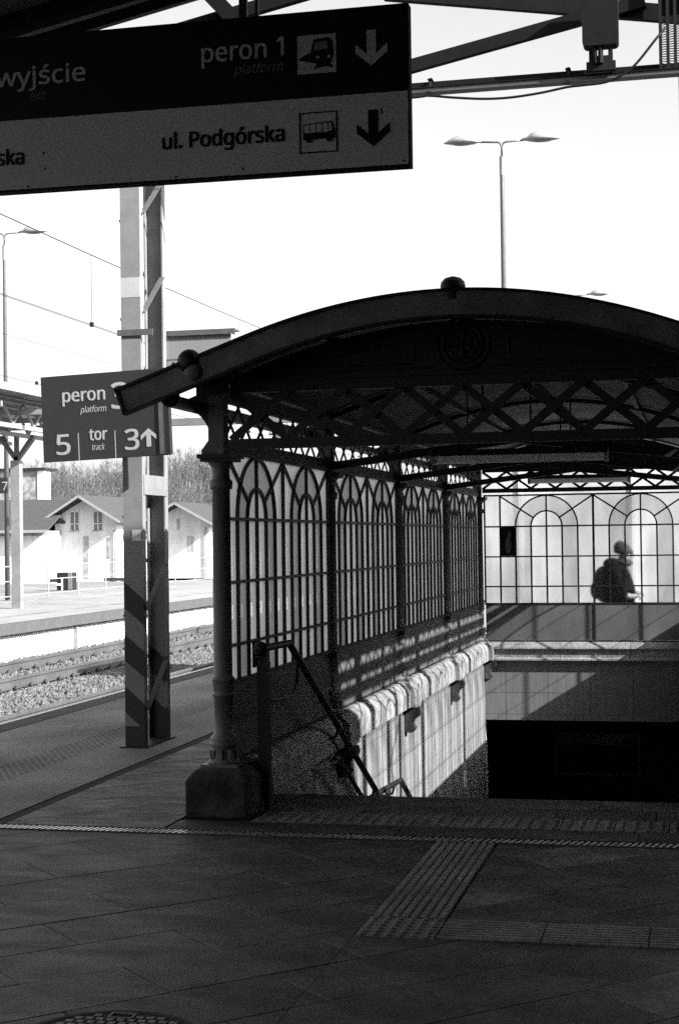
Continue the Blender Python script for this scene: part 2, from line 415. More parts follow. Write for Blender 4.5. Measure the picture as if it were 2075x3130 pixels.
# tactile band with studs in front of the stairs
def stud_slab(x0, x1, y0, y1, nx, ny, m=M['tactile']):
    mb = MB(); mb.box(x0, x1, y0, y1, -.011, .001)
    for i in range(nx):
        for j in range(ny):
            x = x0+(i+.5)*(x1-x0)/nx; y = y0+(j+.5)*(y1-y0)/ny
            mb.lathe([(.016, .001), (.016, .006), (.010, .010)], x, y, 7)
    me = mb.mesh('tactile_slab', m); return link('tactile_slab', me, platform)
x = -2.60
while x < .25:
    stud_slab(x+.003, x+.297, 8.985, 9.305, 4, 7); x += .30
def ribbed(x0, x1, y0, y1, along, n=8):
    base = MB().box(x0, x1, y0, y1, -.011, .0).build('tactile_slab', M['slab'], platform); mb = MB()
    for i in range(n):
        if along == 'y':
            c = x0+(i+.5)*(x1-x0)/n; mb.prism_y([(c-.015,.0002),(c+.015,.0002),(c+.010,.007),(c-.010,.007)], y0+.002, y1-.002)
        else:
            c = y0+(i+.5)*(y1-y0)/n; mb.prism_x([(c-.013,.0002),(c+.013,.0002),(c+.008,.007),(c-.008,.007)], x0+.002, x1-.002)
    stuff(mb.build('tactile_ribs', M['tactile'], base))
y = 6.80
while y < 8.4: ribbed(-1.43, -1.10, y+.0015, y+.4285, 'y'); y += .43
stud_slab(-1.43, -1.10, 6.465, 6.795, 6, 6)
x = -1.09
while x < .3: ribbed(x+.0015, x+.4285, 6.465, 6.795, 'x'); x += .43
MB().box(-1.09, .31, 6.462, 6.80, -.012, -.008).build('tactile_bed', M['joint'], platform)
# stair nosing
grid_field(WX+.02, .09, SY-.35, SY, .8, .36, [M['stone'] if False else M['slab']])
MB().box(WX-.02, .1, SY-.345, SY+.0, -.3, -.013).build('stair_head', M['concrete'], platform)

# drainage channel across the platform
dr = thing('drain_grate', 'long slotted metal drainage channel running across the paving before the stairs', 'drain', (0, 0, 0))
MB().box(-6, .31, 8.53, 8.545, -.05, .004).box(-6, .31, 8.665, 8.68, -.05, .004).build('channel_frame', M['stone_dark'], dr)
mb = MB(); x = -5.9
while x < .3:
    mb.add([(x,8.548,-.014),(x+.016,8.548,-.014),(x+.046,8.662,-.014),(x+.030,8.662,-.014),(x,8.548,.002),(x+.016,8.548,.002),(x+.046,8.662,.002),(x+.030,8.662,.002)],
           [(0,3,2,1),(4,5,6,7),(0,1,5,4),(1,2,6,5),(2,3,7,6),(3,0,4,7)]); x += .036
stuff(mb.build('grate_bar', M['grate'], dr))
MB().box(-6, .31, 8.546, 8.664, -.0125, -.0115).build('channel_bottom', M['black'], dr)

# manhole cover
mh = thing('manhole_cover', 'round cast manhole cover with blocky pattern and square pick hole in the paving', 'manhole cover', (-1.95, 4.98, 0))
mb = MB().lathe([(.31,.0),(.31,.005),(.285,.005),(.285,.003)], 0, 0, 48); mb.build('cover_ring', M['dark_conc'], mh)
mb = MB()
for i in range(-7, 8):
    for j in range(-7, 8):
        x, y = i*.038 + (.019 if j % 2 else 0), j*.038
        if x*x+y*y < .268**2 and not (abs(x+.03) < .05 and abs(y-.235) < .035): mb.box(x-.013, x+.013, y-.012, y+.012, .003, .0085)
stuff(mb.build('cover_studs', M['tactile'], mh))
MB().box(-.075, .015, .205, .213, .003, .010).box(-.075, .015, .257, .265, .003, .010).box(-.075, -.067, .213, .257, .003, .010).box(.007, .015, .213, .257, .003, .010).build('pick_hole', M['tactile'], mh)
MB().box(-.066, .006, .214, .256, .003, .0045).build('pick_pit', M['black'], mh)

# ------------------------------------------------------------------ stairwell
well = struct('stairwell')
MB().box(WX-.25, WX-.012, 9.62, YE+.25, -3.7, -.0125).build('side_wall', M['grout'], well)
MB().box(.112, .35, 9.62, 26, -3.7, .02).build('side_wall', M['backtile'], well)
MB().box(WX-.01, .11, YE+.045, YE+.4, -.75, .03).build('end_lintel', M['grout'], well)
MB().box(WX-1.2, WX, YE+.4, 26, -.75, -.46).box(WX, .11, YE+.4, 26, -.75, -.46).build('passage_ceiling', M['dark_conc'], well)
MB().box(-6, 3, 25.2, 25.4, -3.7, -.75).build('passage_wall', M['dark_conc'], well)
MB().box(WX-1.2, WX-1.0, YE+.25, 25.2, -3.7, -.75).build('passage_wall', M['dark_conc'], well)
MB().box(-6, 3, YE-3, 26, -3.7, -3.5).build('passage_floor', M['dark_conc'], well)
# left wall tiles (a grid of pieces, top row at the kerb)
rows = [.03, -.105, -.39, -.67, -.95, -1.23, -1.51, -1.8]
ncol = 19; y0w = 9.63; dyw = (YE+.03-y0w)/ncol
tcache = {}
for j in range(len(rows)-1):
    a, b = rows[j+1], rows[j]
    me = MB().box(-.012, 0, .0025, dyw-.0025, a+.0025, b-.0025).mesh('wall_tile', M['tile'])
    for i in range(ncol):
        if y0w+i*dyw < 12.9 and b < -.65 and False: continue
        link('wall_tile', me, well, loc=(WX+random.uniform(-.0008,.0008), y0w+i*dyw, 0))
stuff(MB().box(WX-.012, WX, y0w, YE+.04, -3.5, rows[-1]).build('lower_wall_tiles', M['tile'], well))
nx = 6; dxw = (.11-WX)/5.3
for j, (a, b) in enumerate(((-.105,.028),(-.39,-.105),(-.67,-.39),(-.748,-.67))):
    for i in range(nx):
        x0 = WX + (i-.5)*dxw if i else WX; x1 = min(.108, WX + (i+.5)*dxw)
        if x1 <= x0: continue
        MB().box(x0+.0025, x1-.0025, YE+.032, YE+.044, a+.0025, b-.0025).build('wall_tile', M['backtile'], well)
# stairs
mb_mats = M['dark_conc']
n = 0; z = 0; y = SY
while y < 12.75:
    z -= .156; MB().box(WX+.01, .10, y, y+.32+.02, z-.2, z).build('step', M['concrete'], well); y += .31
zl = z; MB().box(WX+.01, .10, y, y+1.25, zl-.2, zl).build('stair_landing', M['concrete'], well); y += 1.25
while z > -3.4:
    z -= .156; MB().box(WX+.01, .10, y, y+.33, z-.2, z).build('step', M['concrete'], well); y += .31
# kerb stones along the left (profile with a sloping top), projecting blocks and corbels under each column
def kerb_side(sx, x_wall):
    s = 1 if sx < 0 else -1
    for i in range(4):
        ya, yb = YC[i] + (.36 if i == 0 else .17), YC[i+1]-.17
        n = 2
        for k in range(n):
            a = ya + (yb-ya)*k/n + .003; b = ya + (yb-ya)*(k+1)/n - .003
            prof = [(x_wall-.20*s, ZK), (x_wall+.01*s, ZK), (x_wall+.07*s, ZK-.05), (x_wall+.085*s, ZK-.10), (x_wall+.085*s, .04), (x_wall-.20*s, .04)]
            MB().prism_y(prof, a, b).build('kerb_stone', M['kerb'], well, bevel=.008)
    for i in range(1, 5):
        yc = YC[i]; prof = [(x_wall-.20*s, ZK+.004), (x_wall+.07*s, ZK+.004), (x_wall+.125*s, ZK-.06), (x_wall+.135*s, ZK-.13), (x_wall+.135*s, .037), (x_wall-.20*s, .037)]
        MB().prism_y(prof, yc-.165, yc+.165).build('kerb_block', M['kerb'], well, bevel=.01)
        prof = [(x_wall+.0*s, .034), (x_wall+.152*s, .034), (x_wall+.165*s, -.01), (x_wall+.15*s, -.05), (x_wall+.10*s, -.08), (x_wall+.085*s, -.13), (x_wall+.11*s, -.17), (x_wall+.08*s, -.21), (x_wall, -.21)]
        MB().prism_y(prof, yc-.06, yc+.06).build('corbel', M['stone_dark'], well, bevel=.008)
kerb_side(XL, WX); kerb_side(XR, .112)
for i in range(3):
    a, b = XL+.14+(XR-XL-.28)*i/3, XL+.14+(XR-XL-.28)*(i+1)/3
    MB().prism_x([(YE+.2, ZK), (YE-.02, ZK), (YE-.07, ZK-.07), (YE-.075, ZK-.09), (YE-.03, ZK-.11), (YE-.03, .075), (YE-.055, .06), (YE-.055, .035), (YE+.2, .035)][::-1], a+.002, b-.002).build('kerb_stone', M['stone'], well, bevel=.004)
# big chamfered pedestals of the two front columns
for sx in (-1, 1):
    xc = XL-.0 if sx < 0 else XR
    mb = MB(); a, b, c, d = xc-.19, xc+.20, 9.07, 9.62; zz = .285
    k = .05
    vs = [(a,c,-.01),(b,c,-.01),(b,d,-.01),(a,d,-.01),(a,c,zz-.07),(b,c,zz-.07),(b,d,zz-.07),(a,d,zz-.07),(a+k*1.3,c+k*.5,zz),(b-k*.8,c+k*.5,zz),(b-k*.8,d,zz),(a+k*1.3,d,zz)]
    mb.add(vs, [(0,3,2,1),(0,1,5,4),(1,2,6,5),(2,3,7,6),(3,0,4,7),(4,5,9,8),(5,6,10,9),(6,7,11,10),(7,4,8,11),(8,9,10,11)])
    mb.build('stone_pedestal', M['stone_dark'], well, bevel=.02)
MB().prism_x([(9.33,-.01),(9.63,-.01),(9.63,.12),(9.45,.13),(9.36,.05)], WX-.0, WX+.16).build('pedestal_step', M['stone_dark'], well, bevel=.01)

# ------------------------------------------------------------------ stair canopy
can = thing('stair_canopy', 'old iron canopy over the stairs with arched roof, lattice girders and glazed side walls', 'canopy')
prof = [(.10,ZK+.02),(.095,ZK+.035),(.072,ZK+.05),(.066,ZK+.11),(.082,ZK+.125),(.086,ZK+.14),(.076,ZK+.155),(.082,ZK+.165),(.078,ZK+.18),(.062,ZK+.195),(.058,ZK+.23),
        (.058,.70),(.068,.705),(.070,.72),(.062,.728),(.064,.735),(.064,.795),(.072,.80),(.072,.815),(.062,.82),(.058,.83),
        (.055,1.96),(.068,1.965),(.071,1.985),(.071,2.015),(.062,2.02),(.056,2.03),(.054,2.08),(.060,2.10),(.078,2.125),(.085,2.13)]
cm = MB().lathe(prof, 0, 0, 28).mesh('column', M['column'])
for p in cm.polygons: p.use_smooth = len(p.vertices) == 4
pl = MB().box(-.115,.115,-.115,.115,ZK-.0,ZK+.02).mesh('base_plate', M['column'])
ab = MB().box(-.115,.115,-.115,.115,2.15,2.175).box(-.10,.10,-.10,.10,2.13,2.15).mesh('abacus', M['iron'])
lug = MB()
for k in range(8):
    t = 2*PI*k/8; lug.box(math.cos(t)*.074-.012, math.cos(t)*.074+.012, math.sin(t)*.074-.012, math.sin(t)*.074+.012, ZK+.02, ZK+.10)
lugm = lug.mesh('base_fluting', M['column'])
for x in (XL, XR):
    for y in YC:
        c = link('column', cm, can, loc=(x, y, 0)); link('base_plate', pl, c); link('abacus', ab, c); link('base_fluting', lugm, c)
        MB().box(-.045,.045,-.045,.045,2.175,2.60).build('column_head', M['iron'], can, loc=(x, y, 0)) if y > YC[0] else None

# lower metal plates
for s, x in ((1, XL), (-1, XR)):
    for i in range(4):
        MB().box(x-.008, x+.008, YC[i]+.075, YC[i+1]-.075, ZK+.004, ZG-.012).build('lower_plate', M['sheet'], can)
        MB().box(x-.014, x+.022*s if s > 0 else x+.014, YC[i]+.07, YC[i+1]-.07, ZK+.001, ZK+.018).build('plate_angle', M['iron'], can) if s > 0 else None
        MB().box(x-.05*s, x-.045*s, YC[i]+.072, YC[i+1]-.072, ZG-.035, ZG-.02) if False else None
for x in (XL, XR):                                           # small clamps at column / plate joints
    for y in YC[1:4]:
        MB().box(x+.03, x+.075, y-.105, y-.06, ZG-.06, ZG-.02).build('clamp', M['iron'], can)
MB().box(XL+.085, XC-.012, YE-.01, YE+.006, ZK+.02, ZG-.012).build('lower_plate', M['sheet'], can)
MB().box(XC+.012, XR-.085, YE-.01, YE+.006, ZK+.02, ZG-.012).build('lower_plate', M['sheet'], can)
MB().box(XC-.014, XC+.014, YE-.018, YE+.012, ZK+.02, ZG-.012).build('plate_mullion', M['iron'], can)
MB().box(XL+.06, XR-.06, YE-.022, YE+.012, ZK+.001, ZK+.018).build('plate_angle', M['iron'], can)

# glazed panels: origin at panel start, s along, z up
def glazed(origin, rz, length, side_n, gl, band, pitch=None, joined=False, bw_=.020, bd=.045, hr_=.018):
    fr = bpy.data.objects.new('glazed_panel', None)
    npn = 12 + 2*side_n; p = length/npn
    xs = [i*p for i in range(npn+1)]
    def bars(mb_list, fn): fn()
    root = MB()
    # horizontal rails + perimeter frame = the panel mesh itself
    for zz, h in ((ZG-.010, .022), (Z3, hr_), (Z2, hr_), (Z1, hr_*1.1), (ZT+.004, .022)):
        rd = bd/2+.002 if not joined or zz in (ZG-.010, ZT+.004) else .003
        root.box(0, length, -rd, rd, zz-h/2, zz+h/2)
    root.box(-.012, .008, -bd/2-.004, bd/2+.004, ZG-.021, ZT+.015); root.box(length-.008, length+.012, -bd/2-.004, bd/2+.004, ZG-.021, ZT+.015)
    ro = link('glazed_panel', root.mesh('glazed_panel', M['iron']), can, loc=origin, rot=(0, 0, rz))
    centers = [xs[side_n]+3*p, xs[side_n]+9*p]; mid = xs[side_n]+6*p
    sub = []
    def bar(x, z0, z1, wd=bw_): sub.append(('mullion', MB().box(x-wd/2, x+wd/2, -bd/2, bd/2, z0, z1)))
    for i in range(1, npn):
        x = xs[i]; wide = abs(x-mid) < 1e-6
        bar(x, ZG+.001, Z1-.010, bw_*(1.35 if wide else 1))
    for c in centers: bar(c, Z1+.010, ZT-.007, bw_*.9)
    for i in range(side_n, npn-side_n+1, 6):
        if 0 < i < npn: bar(xs[i], Z1+.010, ZT-.007, bw_*(1.35 if abs(xs[i]-mid) < 1e-6 else 1))
    B = ZT-.004-Z1; th = math.atan2(2, 3)
    def P(c, a, rr): return (c + rr*p*math.cos(a), Z1 + rr*B/2*math.sin(a))
    for c in centers:
        for rr in (1, 2):
            mb = MB(); N = 20; o = len(mb.v)
            for i in range(N+1):
                a = PI*i/N
                for dr_ in (-bw_/2/p, bw_/2/p):
                    q = P(c, a, rr+dr_*(.9))
                    zq = min(q[1], ZT-.002)
                    for dy in (-bd/2-.0015, bd/2+.0015): mb.v.append((q[0], dy, zq))
            for i in range(N):
                k = i*4
                mb.f += [(k,k+1,k+5,k+4),(k+2,k+6,k+7,k+3),(k,k+4,k+6,k+2),(k+1,k+3,k+7,k+5)]
            mb.f += [(0,2,3,1),(N*4,N*4+1,N*4+3,N*4+2)]
            sub.append(('arch_bar', mb))
        for sg in (-1, 1):
            a = (c+sg*3*p, 0, ZT-.005); q = P(c, th, 1); b = (c+sg*(q[0]-c), 0, q[1])
            sub.append(('diagonal_bar', MB().beam(a, b, bd-.004, bw_*.95)))
    # panes
    panes = []
    def pane(poly, g, dy=.0): panes.append(([(x, dy, z) for x, z in poly], g))
    for i in range(npn):
        k = i-side_n
        isband = (0 <= k < 12) and ((k % 6) in (1, 4))
        for a, b in ((ZG, Z3), (Z3, Z2), (Z2, Z1)):
            pane([(xs[i], a), (xs[i+1], a), (xs[i+1], b), (xs[i], b)], band if isband else gl)
        if k < 0 or k >= 12: pane([(xs[i], Z1), (xs[i+1], Z1), (xs[i+1], ZT), (xs[i], ZT)], gl)
    for c in centers:
        for sg in (-1, 1):
            def Q(a, rr): q = P(c, a, rr); return (c+sg*(q[0]-c), q[1])
            def arc(a0, a1, rr, n=8): return [Q(a0+(a1-a0)*t/n, rr) for t in range(n+1)]
            pane([(c, Z1)] + arc(0, PI/2, 1), gl)
            pane(arc(0, th, 1) + arc(th, 0, 2), band)
            pane(arc(th, PI/2, 1) + arc(PI/2, th, 2), band)
            pane([(c+sg*3*p, Z1), (c+sg*3*p, ZT)] + arc(th, 0, 2), gl)
            pane([(c+sg*3*p, ZT), (c, ZT)] + arc(PI/2, th, 2), gl)
    if joined:
        mb = MB()
        for nme, q in sub: mb.add(q.v, q.f)
        stuff(mb.build('glazing_bars', M['iron'], ro))
        for g in (gl, band):
            mb = MB()
            for poly, gg in panes:
                if gg is g: mb.add(poly, [tuple(range(len(poly)))])
            stuff(link('pane', raw(mb, g), ro))
    else:
        for nme, q in sub: q.build(nme, M['iron'], ro)
        for poly, gg in panes:
            link('pane', raw(MB().add(poly, [tuple(range(len(poly)))]), gg), ro)
    return ro
def raw(mb, m):
    me = bpy.data.meshes.new('pane'); me.from_pydata(mb.v, [], mb.f); me.update(); me.materials.append(m); return me
L = 2.87-.17
for i in range(4):
    glazed((XL, YC[i]+.085, 0), PI/2, L, 0, M['glass'], M['glass_band'], bw_=.019, bd=.042)
for i in range(4):
    glazed((XR, YC[i]+.085, 0), PI/2, L, 0, M['glass_right'], M['glass_right_band'], joined=True, bw_=.014, bd=.022, hr_=.006)
back = glazed((XL+.085, YE, 0), 0, XR-XL-.17, 1, M['glass_back'], M['glass_back_band'], bw_=.021, bd=.03)
kk = thing('backdrop_wall', 'pale rendered shelter wall added to brighten the view through the glazed end wall', 'backdrop', (XC-.2, YE+4.2, 0))  # pale wall added as a bright background for the end glazing
MB().box(-3.0, 3.2, 0, 2.2, 0, 3.1).build('wall', M['backdrop'], kk); MB().box(-3.2, 3.4, -.15, 2.4, 3.1, 3.22).build('roof', M['galv'], kk)
for x in (-1.2, .55, 1.9): MB().box(x-.03, x+.03, -.03, -.001, 0, 3.05).build('wall_rib', M['plaster'], kk)
# dark notice filling one pane of the back glazing (2nd cell, top row)
pb = (XR-XL-.17)/14; bx = XL+.085+pb
nb = thing('dark_notice', 'dark glossy notice filling one pane of the glazed wall behind the stairs', 'notice', (bx+pb/2, YE-.012, 0))
MB().box(-pb/2+.008, pb/2-.008, -.004, .004, Z2+.01, Z1-.01).build('notice_board', M['black'], nb)
MB().ball((.005, -.003, Z2+.15), .055, 12, 8, (.8, .06, 2.2)).ball((.02, -.003, Z2+.28), .035, 10, 6, (.8, .06, 1.5)).build('pale_smear', M['dim'], nb)

# lattice girders
def girder(a, b, z0, z1, n, parent=can, th=.04, chord=.062, bar=.045, singly=True, rivets=True, name='girder'):
    a = Vector((a[0], a[1], 0)); b = Vector((b[0], b[1], 0)); d = (b-a); ln = d.length; rz = math.atan2(d.y, d.x)
    root = MB().box(0, ln, -th/2, th/2, z0-chord, z0).box(0, ln, -th/2, th/2, z1, z1+chord)
    if rivets:
        for i in range(2*n+1):
            for zz in (z0-chord/2, z1+chord/2):
                root.ball((ln*i/(2*n) if 0 < i < 2*n else (.03 if i == 0 else ln-.03), 0, zz), .012, 8, 5, (1, th/2/.012+.45, 1))
    ro = link(name, root.mesh(name, M['iron']), parent, loc=(a.x, a.y, 0), rot=(0, 0, rz))
    step = ln/n
    m1 = MB().beam((0, -th*.22, z0-.006), (step, -th*.22, z1+.006), .007, bar).mesh('lattice_bar', M['iron'])
    m2 = MB().beam((0, th*.22, z1+.006), (step, th*.22, z0-.006), .007, bar).mesh('lattice_bar', M['iron'])
    mr = MB().ball((step/2, 0, (z0+z1)/2), .014, 8, 6, (1, th/2/.014*.8, 1)).mesh('rivet', M['iron'])
    for i in range(n):
        link('lattice_bar', m1, ro, loc=(i*step, 0, 0)); link('lattice_bar', m2, ro, loc=(i*step, 0, 0))
        if rivets: link('rivet', mr, ro, loc=(i*step, 0, 0))
    return ro
girder((XL+.08, YC[0]-.02), (XR-.08, YC[0]-.02), 2.265, 2.545, 8, bar=.05, th=.05)
girder((XL+.06, YE), (XR-.06, YE), 2.285, 2.50, 9, bar=.032, chord=.055, th=.03)
for x in (XL, XR):
    for i in range(4):
        girder((x, YC[i]+.05), (x, YC[i+1]-.05), 2.275, 2.50, 8, bar=.026, chord=.05, th=.035)

# curved roof
def zroof(t):
    t = abs(t)
    return -.151*t*t if t < 1.2 else -.2174-.36*(t-1.2)
ZA = 3.045
NT = 44; TE = 1.64
mb = MB(); ny = 155*4; y0r, y1r = 8.80, YE+.2
ts = [-TE + 2*TE*i/NT for i in range(NT+1)]
for j in range(ny+1):
    y = y0r+(y1r-y0r)*j/ny; dz = .013*math.sin(2*PI*j/4+.4)
    for t in ts: mb.v.append((XC+t, y, ZA-.075+zroof(t)+dz))
for j in range(ny):
    for i in range(NT): k = j*(NT+1)+i; mb.f.append((k, k+1, k+NT+2, k+NT+1))
rf = link('corrugated_roof', raw(mb, M['zinc']), can)
for p in rf.data.polygons: p.use_smooth = True
# arched fascia in front, with straight horn ends
def strip(top, bot, y0, y1, tmax, m, name, n=56, taper=.0):
    mb = MB()
    for i in range(n+1):
        t = -tmax+2*tmax*i/n; z = ZA+zroof(t)
        # perpendicular offset
        sl = (zroof(t+.01)-zroof(t-.01))/.02; L_ = math.sqrt(1+sl*sl); nx_, nz_ = -sl/L_, 1/L_
        for off in (top, bot):
            for y in (y0, y1): mb.v.append((XC+t+nx_*off, y, z+nz_*off))
    for i in range(n):
        k = i*4; mb.f += [(k,k+4,k+5,k+1),(k+2,k+3,k+7,k+6),(k,k+2,k+6,k+4),(k+1,k+5,k+7,k+3)]
    mb.f += [(0,1,3,2),(n*4,n*4+2,n*4+3,n*4+1)]
    return mb.build(name, m, can)
strip(-.012, -.150, 8.765, 8.80, 1.965, M['fascia'], 'fascia')
strip(0, -.016, 8.745, 8.95, 1.98, M['iron_dark'], 'fascia_capping')
strip(-.150, -.164, 8.745, 8.815, 1.98, M['iron_dark'], 'fascia_bead')
strip(-.052, -.10, 8.95, 9.20, 1.60, M['iron_dark'], 'roof_rib')
for i in range(1, 5):
    strip(-.095, -.135, YC[i]-.02, YC[i]+.02, 1.56, M['iron_dark'], 'roof_rib')
for sg in (-1, 1):                                                      # closed horn ends
    t = sg*1.975; z = ZA+zroof(t); sl = .36*-sg; L_ = math.sqrt(1+sl*sl); nx_, nz_ = -sl/L_, 1/L_
    MB().beam((XC+t+nx_*0, 8.775, z+nz_*0), (XC+t-nx_*.164, 8.775, z-nz_*.164), .06, .016, up=(nz_*1, 0, -nx_)).build('fascia_end', M['iron_dark'], can)
# gable board (tympanum) with mouldings and a rosette
poly = []
for i in range(41):
    t = -1.42+2.84*i/40; poly.append((XC+t, ZA-.12+zroof(t)))
poly += [(XC+1.42, 2.607), (XC-1.42, 2.607)]
MB().prism_y(poly[::-1], 9.215, 9.235).build('gable_board', M['tymp'], can)
for sg in (-1, 1):
    q = [(XC+sg*(1.421+.20*i/6), ZA-.10+zroof(1.421+.20*i/6)) for i in range(7)] + [(XC+sg*1.621, 2.53), (XC+sg*1.421, 2.55)]
    MB().prism_y(q[::-1], 9.19, 9.21).build('eave_return', M['tymp'], can)
def arcline(t0, t1, off, zlow, y, n=24):
    pts = []
    for i in range(n+1):
        t = t0+(t1-t0)*i/n; pts.append((XC+t, y, ZA-off+zroof(t)))
    return pts
for sg in (-1, 1):
    top = arcline(sg*.28, sg*1.20, .22, 0, 9.212)
    MB().tube(top, .006, 6).tube([(XC+sg*.28, 9.212, 2.70), (XC+sg*1.20, 9.212, 2.70-.0), top[-1]] if top[-1][2] > 2.70 else [(XC+sg*.28, 9.212, 2.68), (XC+sg*1.18, 9.212, 2.68)], .006, 6).tube([top[0], (XC+sg*.28, 9.212, 2.69)], .006, 6).build('moulding', M['iron'], can)
    MB().tube(arcline(sg*.20, sg*1.36, .155, 0, 9.21), .005, 6).tube([(XC+sg*.16, 9.21, 2.655), (XC+sg*1.36, 9.21, 2.645)], .005, 6).build('moulding', M['iron'], can)
MB().box(XC-1.42, XC+1.42, 9.19, 9.213, 2.609, 2.625).build('moulding', M['iron'], can)
zc = 2.785
for rr, th in ((.155, .008), (.115, .008), (.085, .006)):
    MB().tube([(XC+.01+rr*math.cos(2*PI*i/32), 9.208, zc+rr*math.sin(2*PI*i/32)) for i in range(33)], th, 6, False).build('medallion_ring', M['iron'], can)
for k in range(6):
    a = PI/2+2*PI*k/6
    MB().ball((0,0,0), .03, 10, 6, (.55, .35, 1.25)).build('rosette_petal', M['iron'], can, loc=(XC+.01+.042*math.cos(a), 9.206, zc+.042*math.sin(a)), rot=(0, -(a-PI/2), 0), smooth=True)
MB().ball((XC+.01, 9.205, zc), .017).build('rosette_centre', M['iron'], can, smooth=True)
# knobs
MB().lathe([(.0,0),(.07,0),(.072,.02),(.066,.045),(.045,.066),(.012,.076),(0,.077)][::-1], 0, 0, 24).tube([(0,0,-.06),(0,0,.0)], .071, 20).build('ridge_knob', M['iron_dark'], can, loc=(XC+.015, 8.83, 3.045), smooth=False)
for sg in (-1, 1):
    t = sg*1.53; z = ZA+zroof(t)
    MB().ball((XC+t, 8.79, z-.015), .073, 20, 14, (1, .8, 1)).build('fascia_knob', M['iron_dark'], can, smooth=True)
    MB().ball((XC+t+sg*-.03, 8.765, z-.078), .055, 20, 14, (1, .55, 1)).build('fascia_boss', M['fascia'], can, smooth=True)
# gutters along both eaves
for sg in (-1, 1):
    xg = XC+sg*1.675; zg = 2.50; mb = MB(); n = 10
    for y in (8.86, YE+.2):
        for i in range(n+1):
            a = PI+PI*i/n
            for rr in (.062, .056): mb.v.append((xg+rr*math.cos(a), y, zg+rr*math.sin(a)))
    k = (n+1)*2
    for i in range(n):
        q = i*2; mb.f += [(q, q+2, q+2+k, q+k), (q+1, q+1+k, q+3+k, q+3), (q, q+1, q+3, q+2), (q+k, q+2+k, q+3+k, q+1+k)]
    mb.f += [(0, k, k+1, 1), (2*n, 2*n+1, 2*n+1+k, 2*n+k)]
    mb.build('gutter', M['zinc'], can)
    MB().ball((xg, 8.86, zg), .062, 16, 10, (1, .3, 1)).build('gutter_end', M['iron_dark'], can, smooth=True)
    # curved brackets outside every column
    for y in YC:
        pts = []
        for i in range(13):
            a = PI/2*i/12
            pts.append((XC+sg*(1.495+.035+.19*(1-math.cos(a))), y, 2.19+.27*math.sin(a)))
        inner = [(XC+sg*1.535, y, 2.55), (XC+sg*1.535, y, 2.19)]
        poly = [(p[0], p[2]) for p in pts] + [(XC+sg*1.735, 2.50), (XC+sg*1.535, 2.58)]
        MB().prism_y(poly, y-.035, y+.035).build('bracket', M['iron'], can)
        MB().prism_y([(XC+sg*1.46, 2.176), (XC+sg*1.60, 2.176), (XC+sg*1.60, 2.20), (XC+sg*1.555, 2.26), (XC+sg*1.555, 2.60), (XC+sg*1.46, 2.60)], y-.055, y+.055).build('bracket_foot', M['fascia'], can)
    # eave beam under roof sheet, above the girder
    MB().box(XC+sg*1.495-.03, XC+sg*1.495+.03, YC[0], YE, 2.615, 2.64).build('eave_plate', M['iron'], can)
    MB().box(XC+sg*1.495-.012, XC+sg*1.495+.012, YC[0]+.06, YE-.06, ZT+.0155, 2.2245).build('glazing_head', M['iron'], can)
gb = [(XC-1.42+2.84*i/40, ZA-.10+zroof(-1.42+2.84*i/40)) for i in range(41)] + [(XC+1.42, 2.556), (XC-1.42, 2.556)]
MB().prism_y(gb[::-1], YE-.006, YE+.015).build('gable_board', M['tymp'], can)
# cambered ties at inner columns
for y in YC[1:4]:
    mb = MB()
    mb.beam((XL+.03, y, 2.225), (XC, y, 2.40), .05, .06).beam((XC, y, 2.40), (XR-.03, y, 2.225), .05, .06)
    mb.build('tie_beam', M['iron_dark'], can)
for y, tx in ((10.2, 0), (13.2, 0), (16.1, 0), (19, 0)):
    MB().tube([(XC-.01, y, 2.42), (XC-.01, y, ZA-.1)], .008).build('hanger_rod', M['iron'], can)
MB().box(XC-.02, XC+.02, YC[0], YE, ZA-.135, ZA-.10).build('ridge_purlin', M['iron_dark'], can)
for dx in (-.8, .8):
    MB().box(XC+dx-.02, XC+dx+.02, YC[0], YE, ZA-.22, ZA-.185).build('purlin', M['iron_dark'], can)

# fluorescent lamps hung below the canopy ridge
def fluo(y, z, label, x0, x1):
    t = thing('fluorescent_lamp', label, 'lamp', ((x0+x1)/2, y, z), 0, 'tube lamps under the stair canopy')
    h = (x1-x0)/2
    mb = MB()
    n = 12
    for x in (-h, h):
        for i in range(n+1):
            a = PI+PI*i/n; mb.v.append((x, .075*math.cos(a), .055*math.sin(a)))
    for i in range(n): mb.f.append((i, i+1, n+2+i, n+1+i))
    mb.f += [tuple(range(n+1))[::-1], tuple(range(n+1, 2*n+2)), (0, n+1, 2*n+1, n)]
    mb.build('diffuser', M['tube'], t, smooth=False)
    MB().box(-h-.015, h+.015, -.08, .08, 0, .045).build('housing', M['iron_dark'], t, bevel=.006)
    for x in (-h, h): MB().box(x-.012, x+.012, -.08, .08, -.058, 0).build('end_cap', M['lampgrey'], t)
    for x in (-h*.6, h*.6): MB().tube([(x, 0, .045), (x, 0, ZA-.1-z)], .006).build('suspension_rod', M['iron'], t)
    return t
fluo(11.7, 2.255, 'nearer long tube lamp hung under the canopy roof', -1.93, -.66)
fluo(19.7, 2.36, 'farther tube lamp hung in front of the back lattice girder', -2.06, -.84)

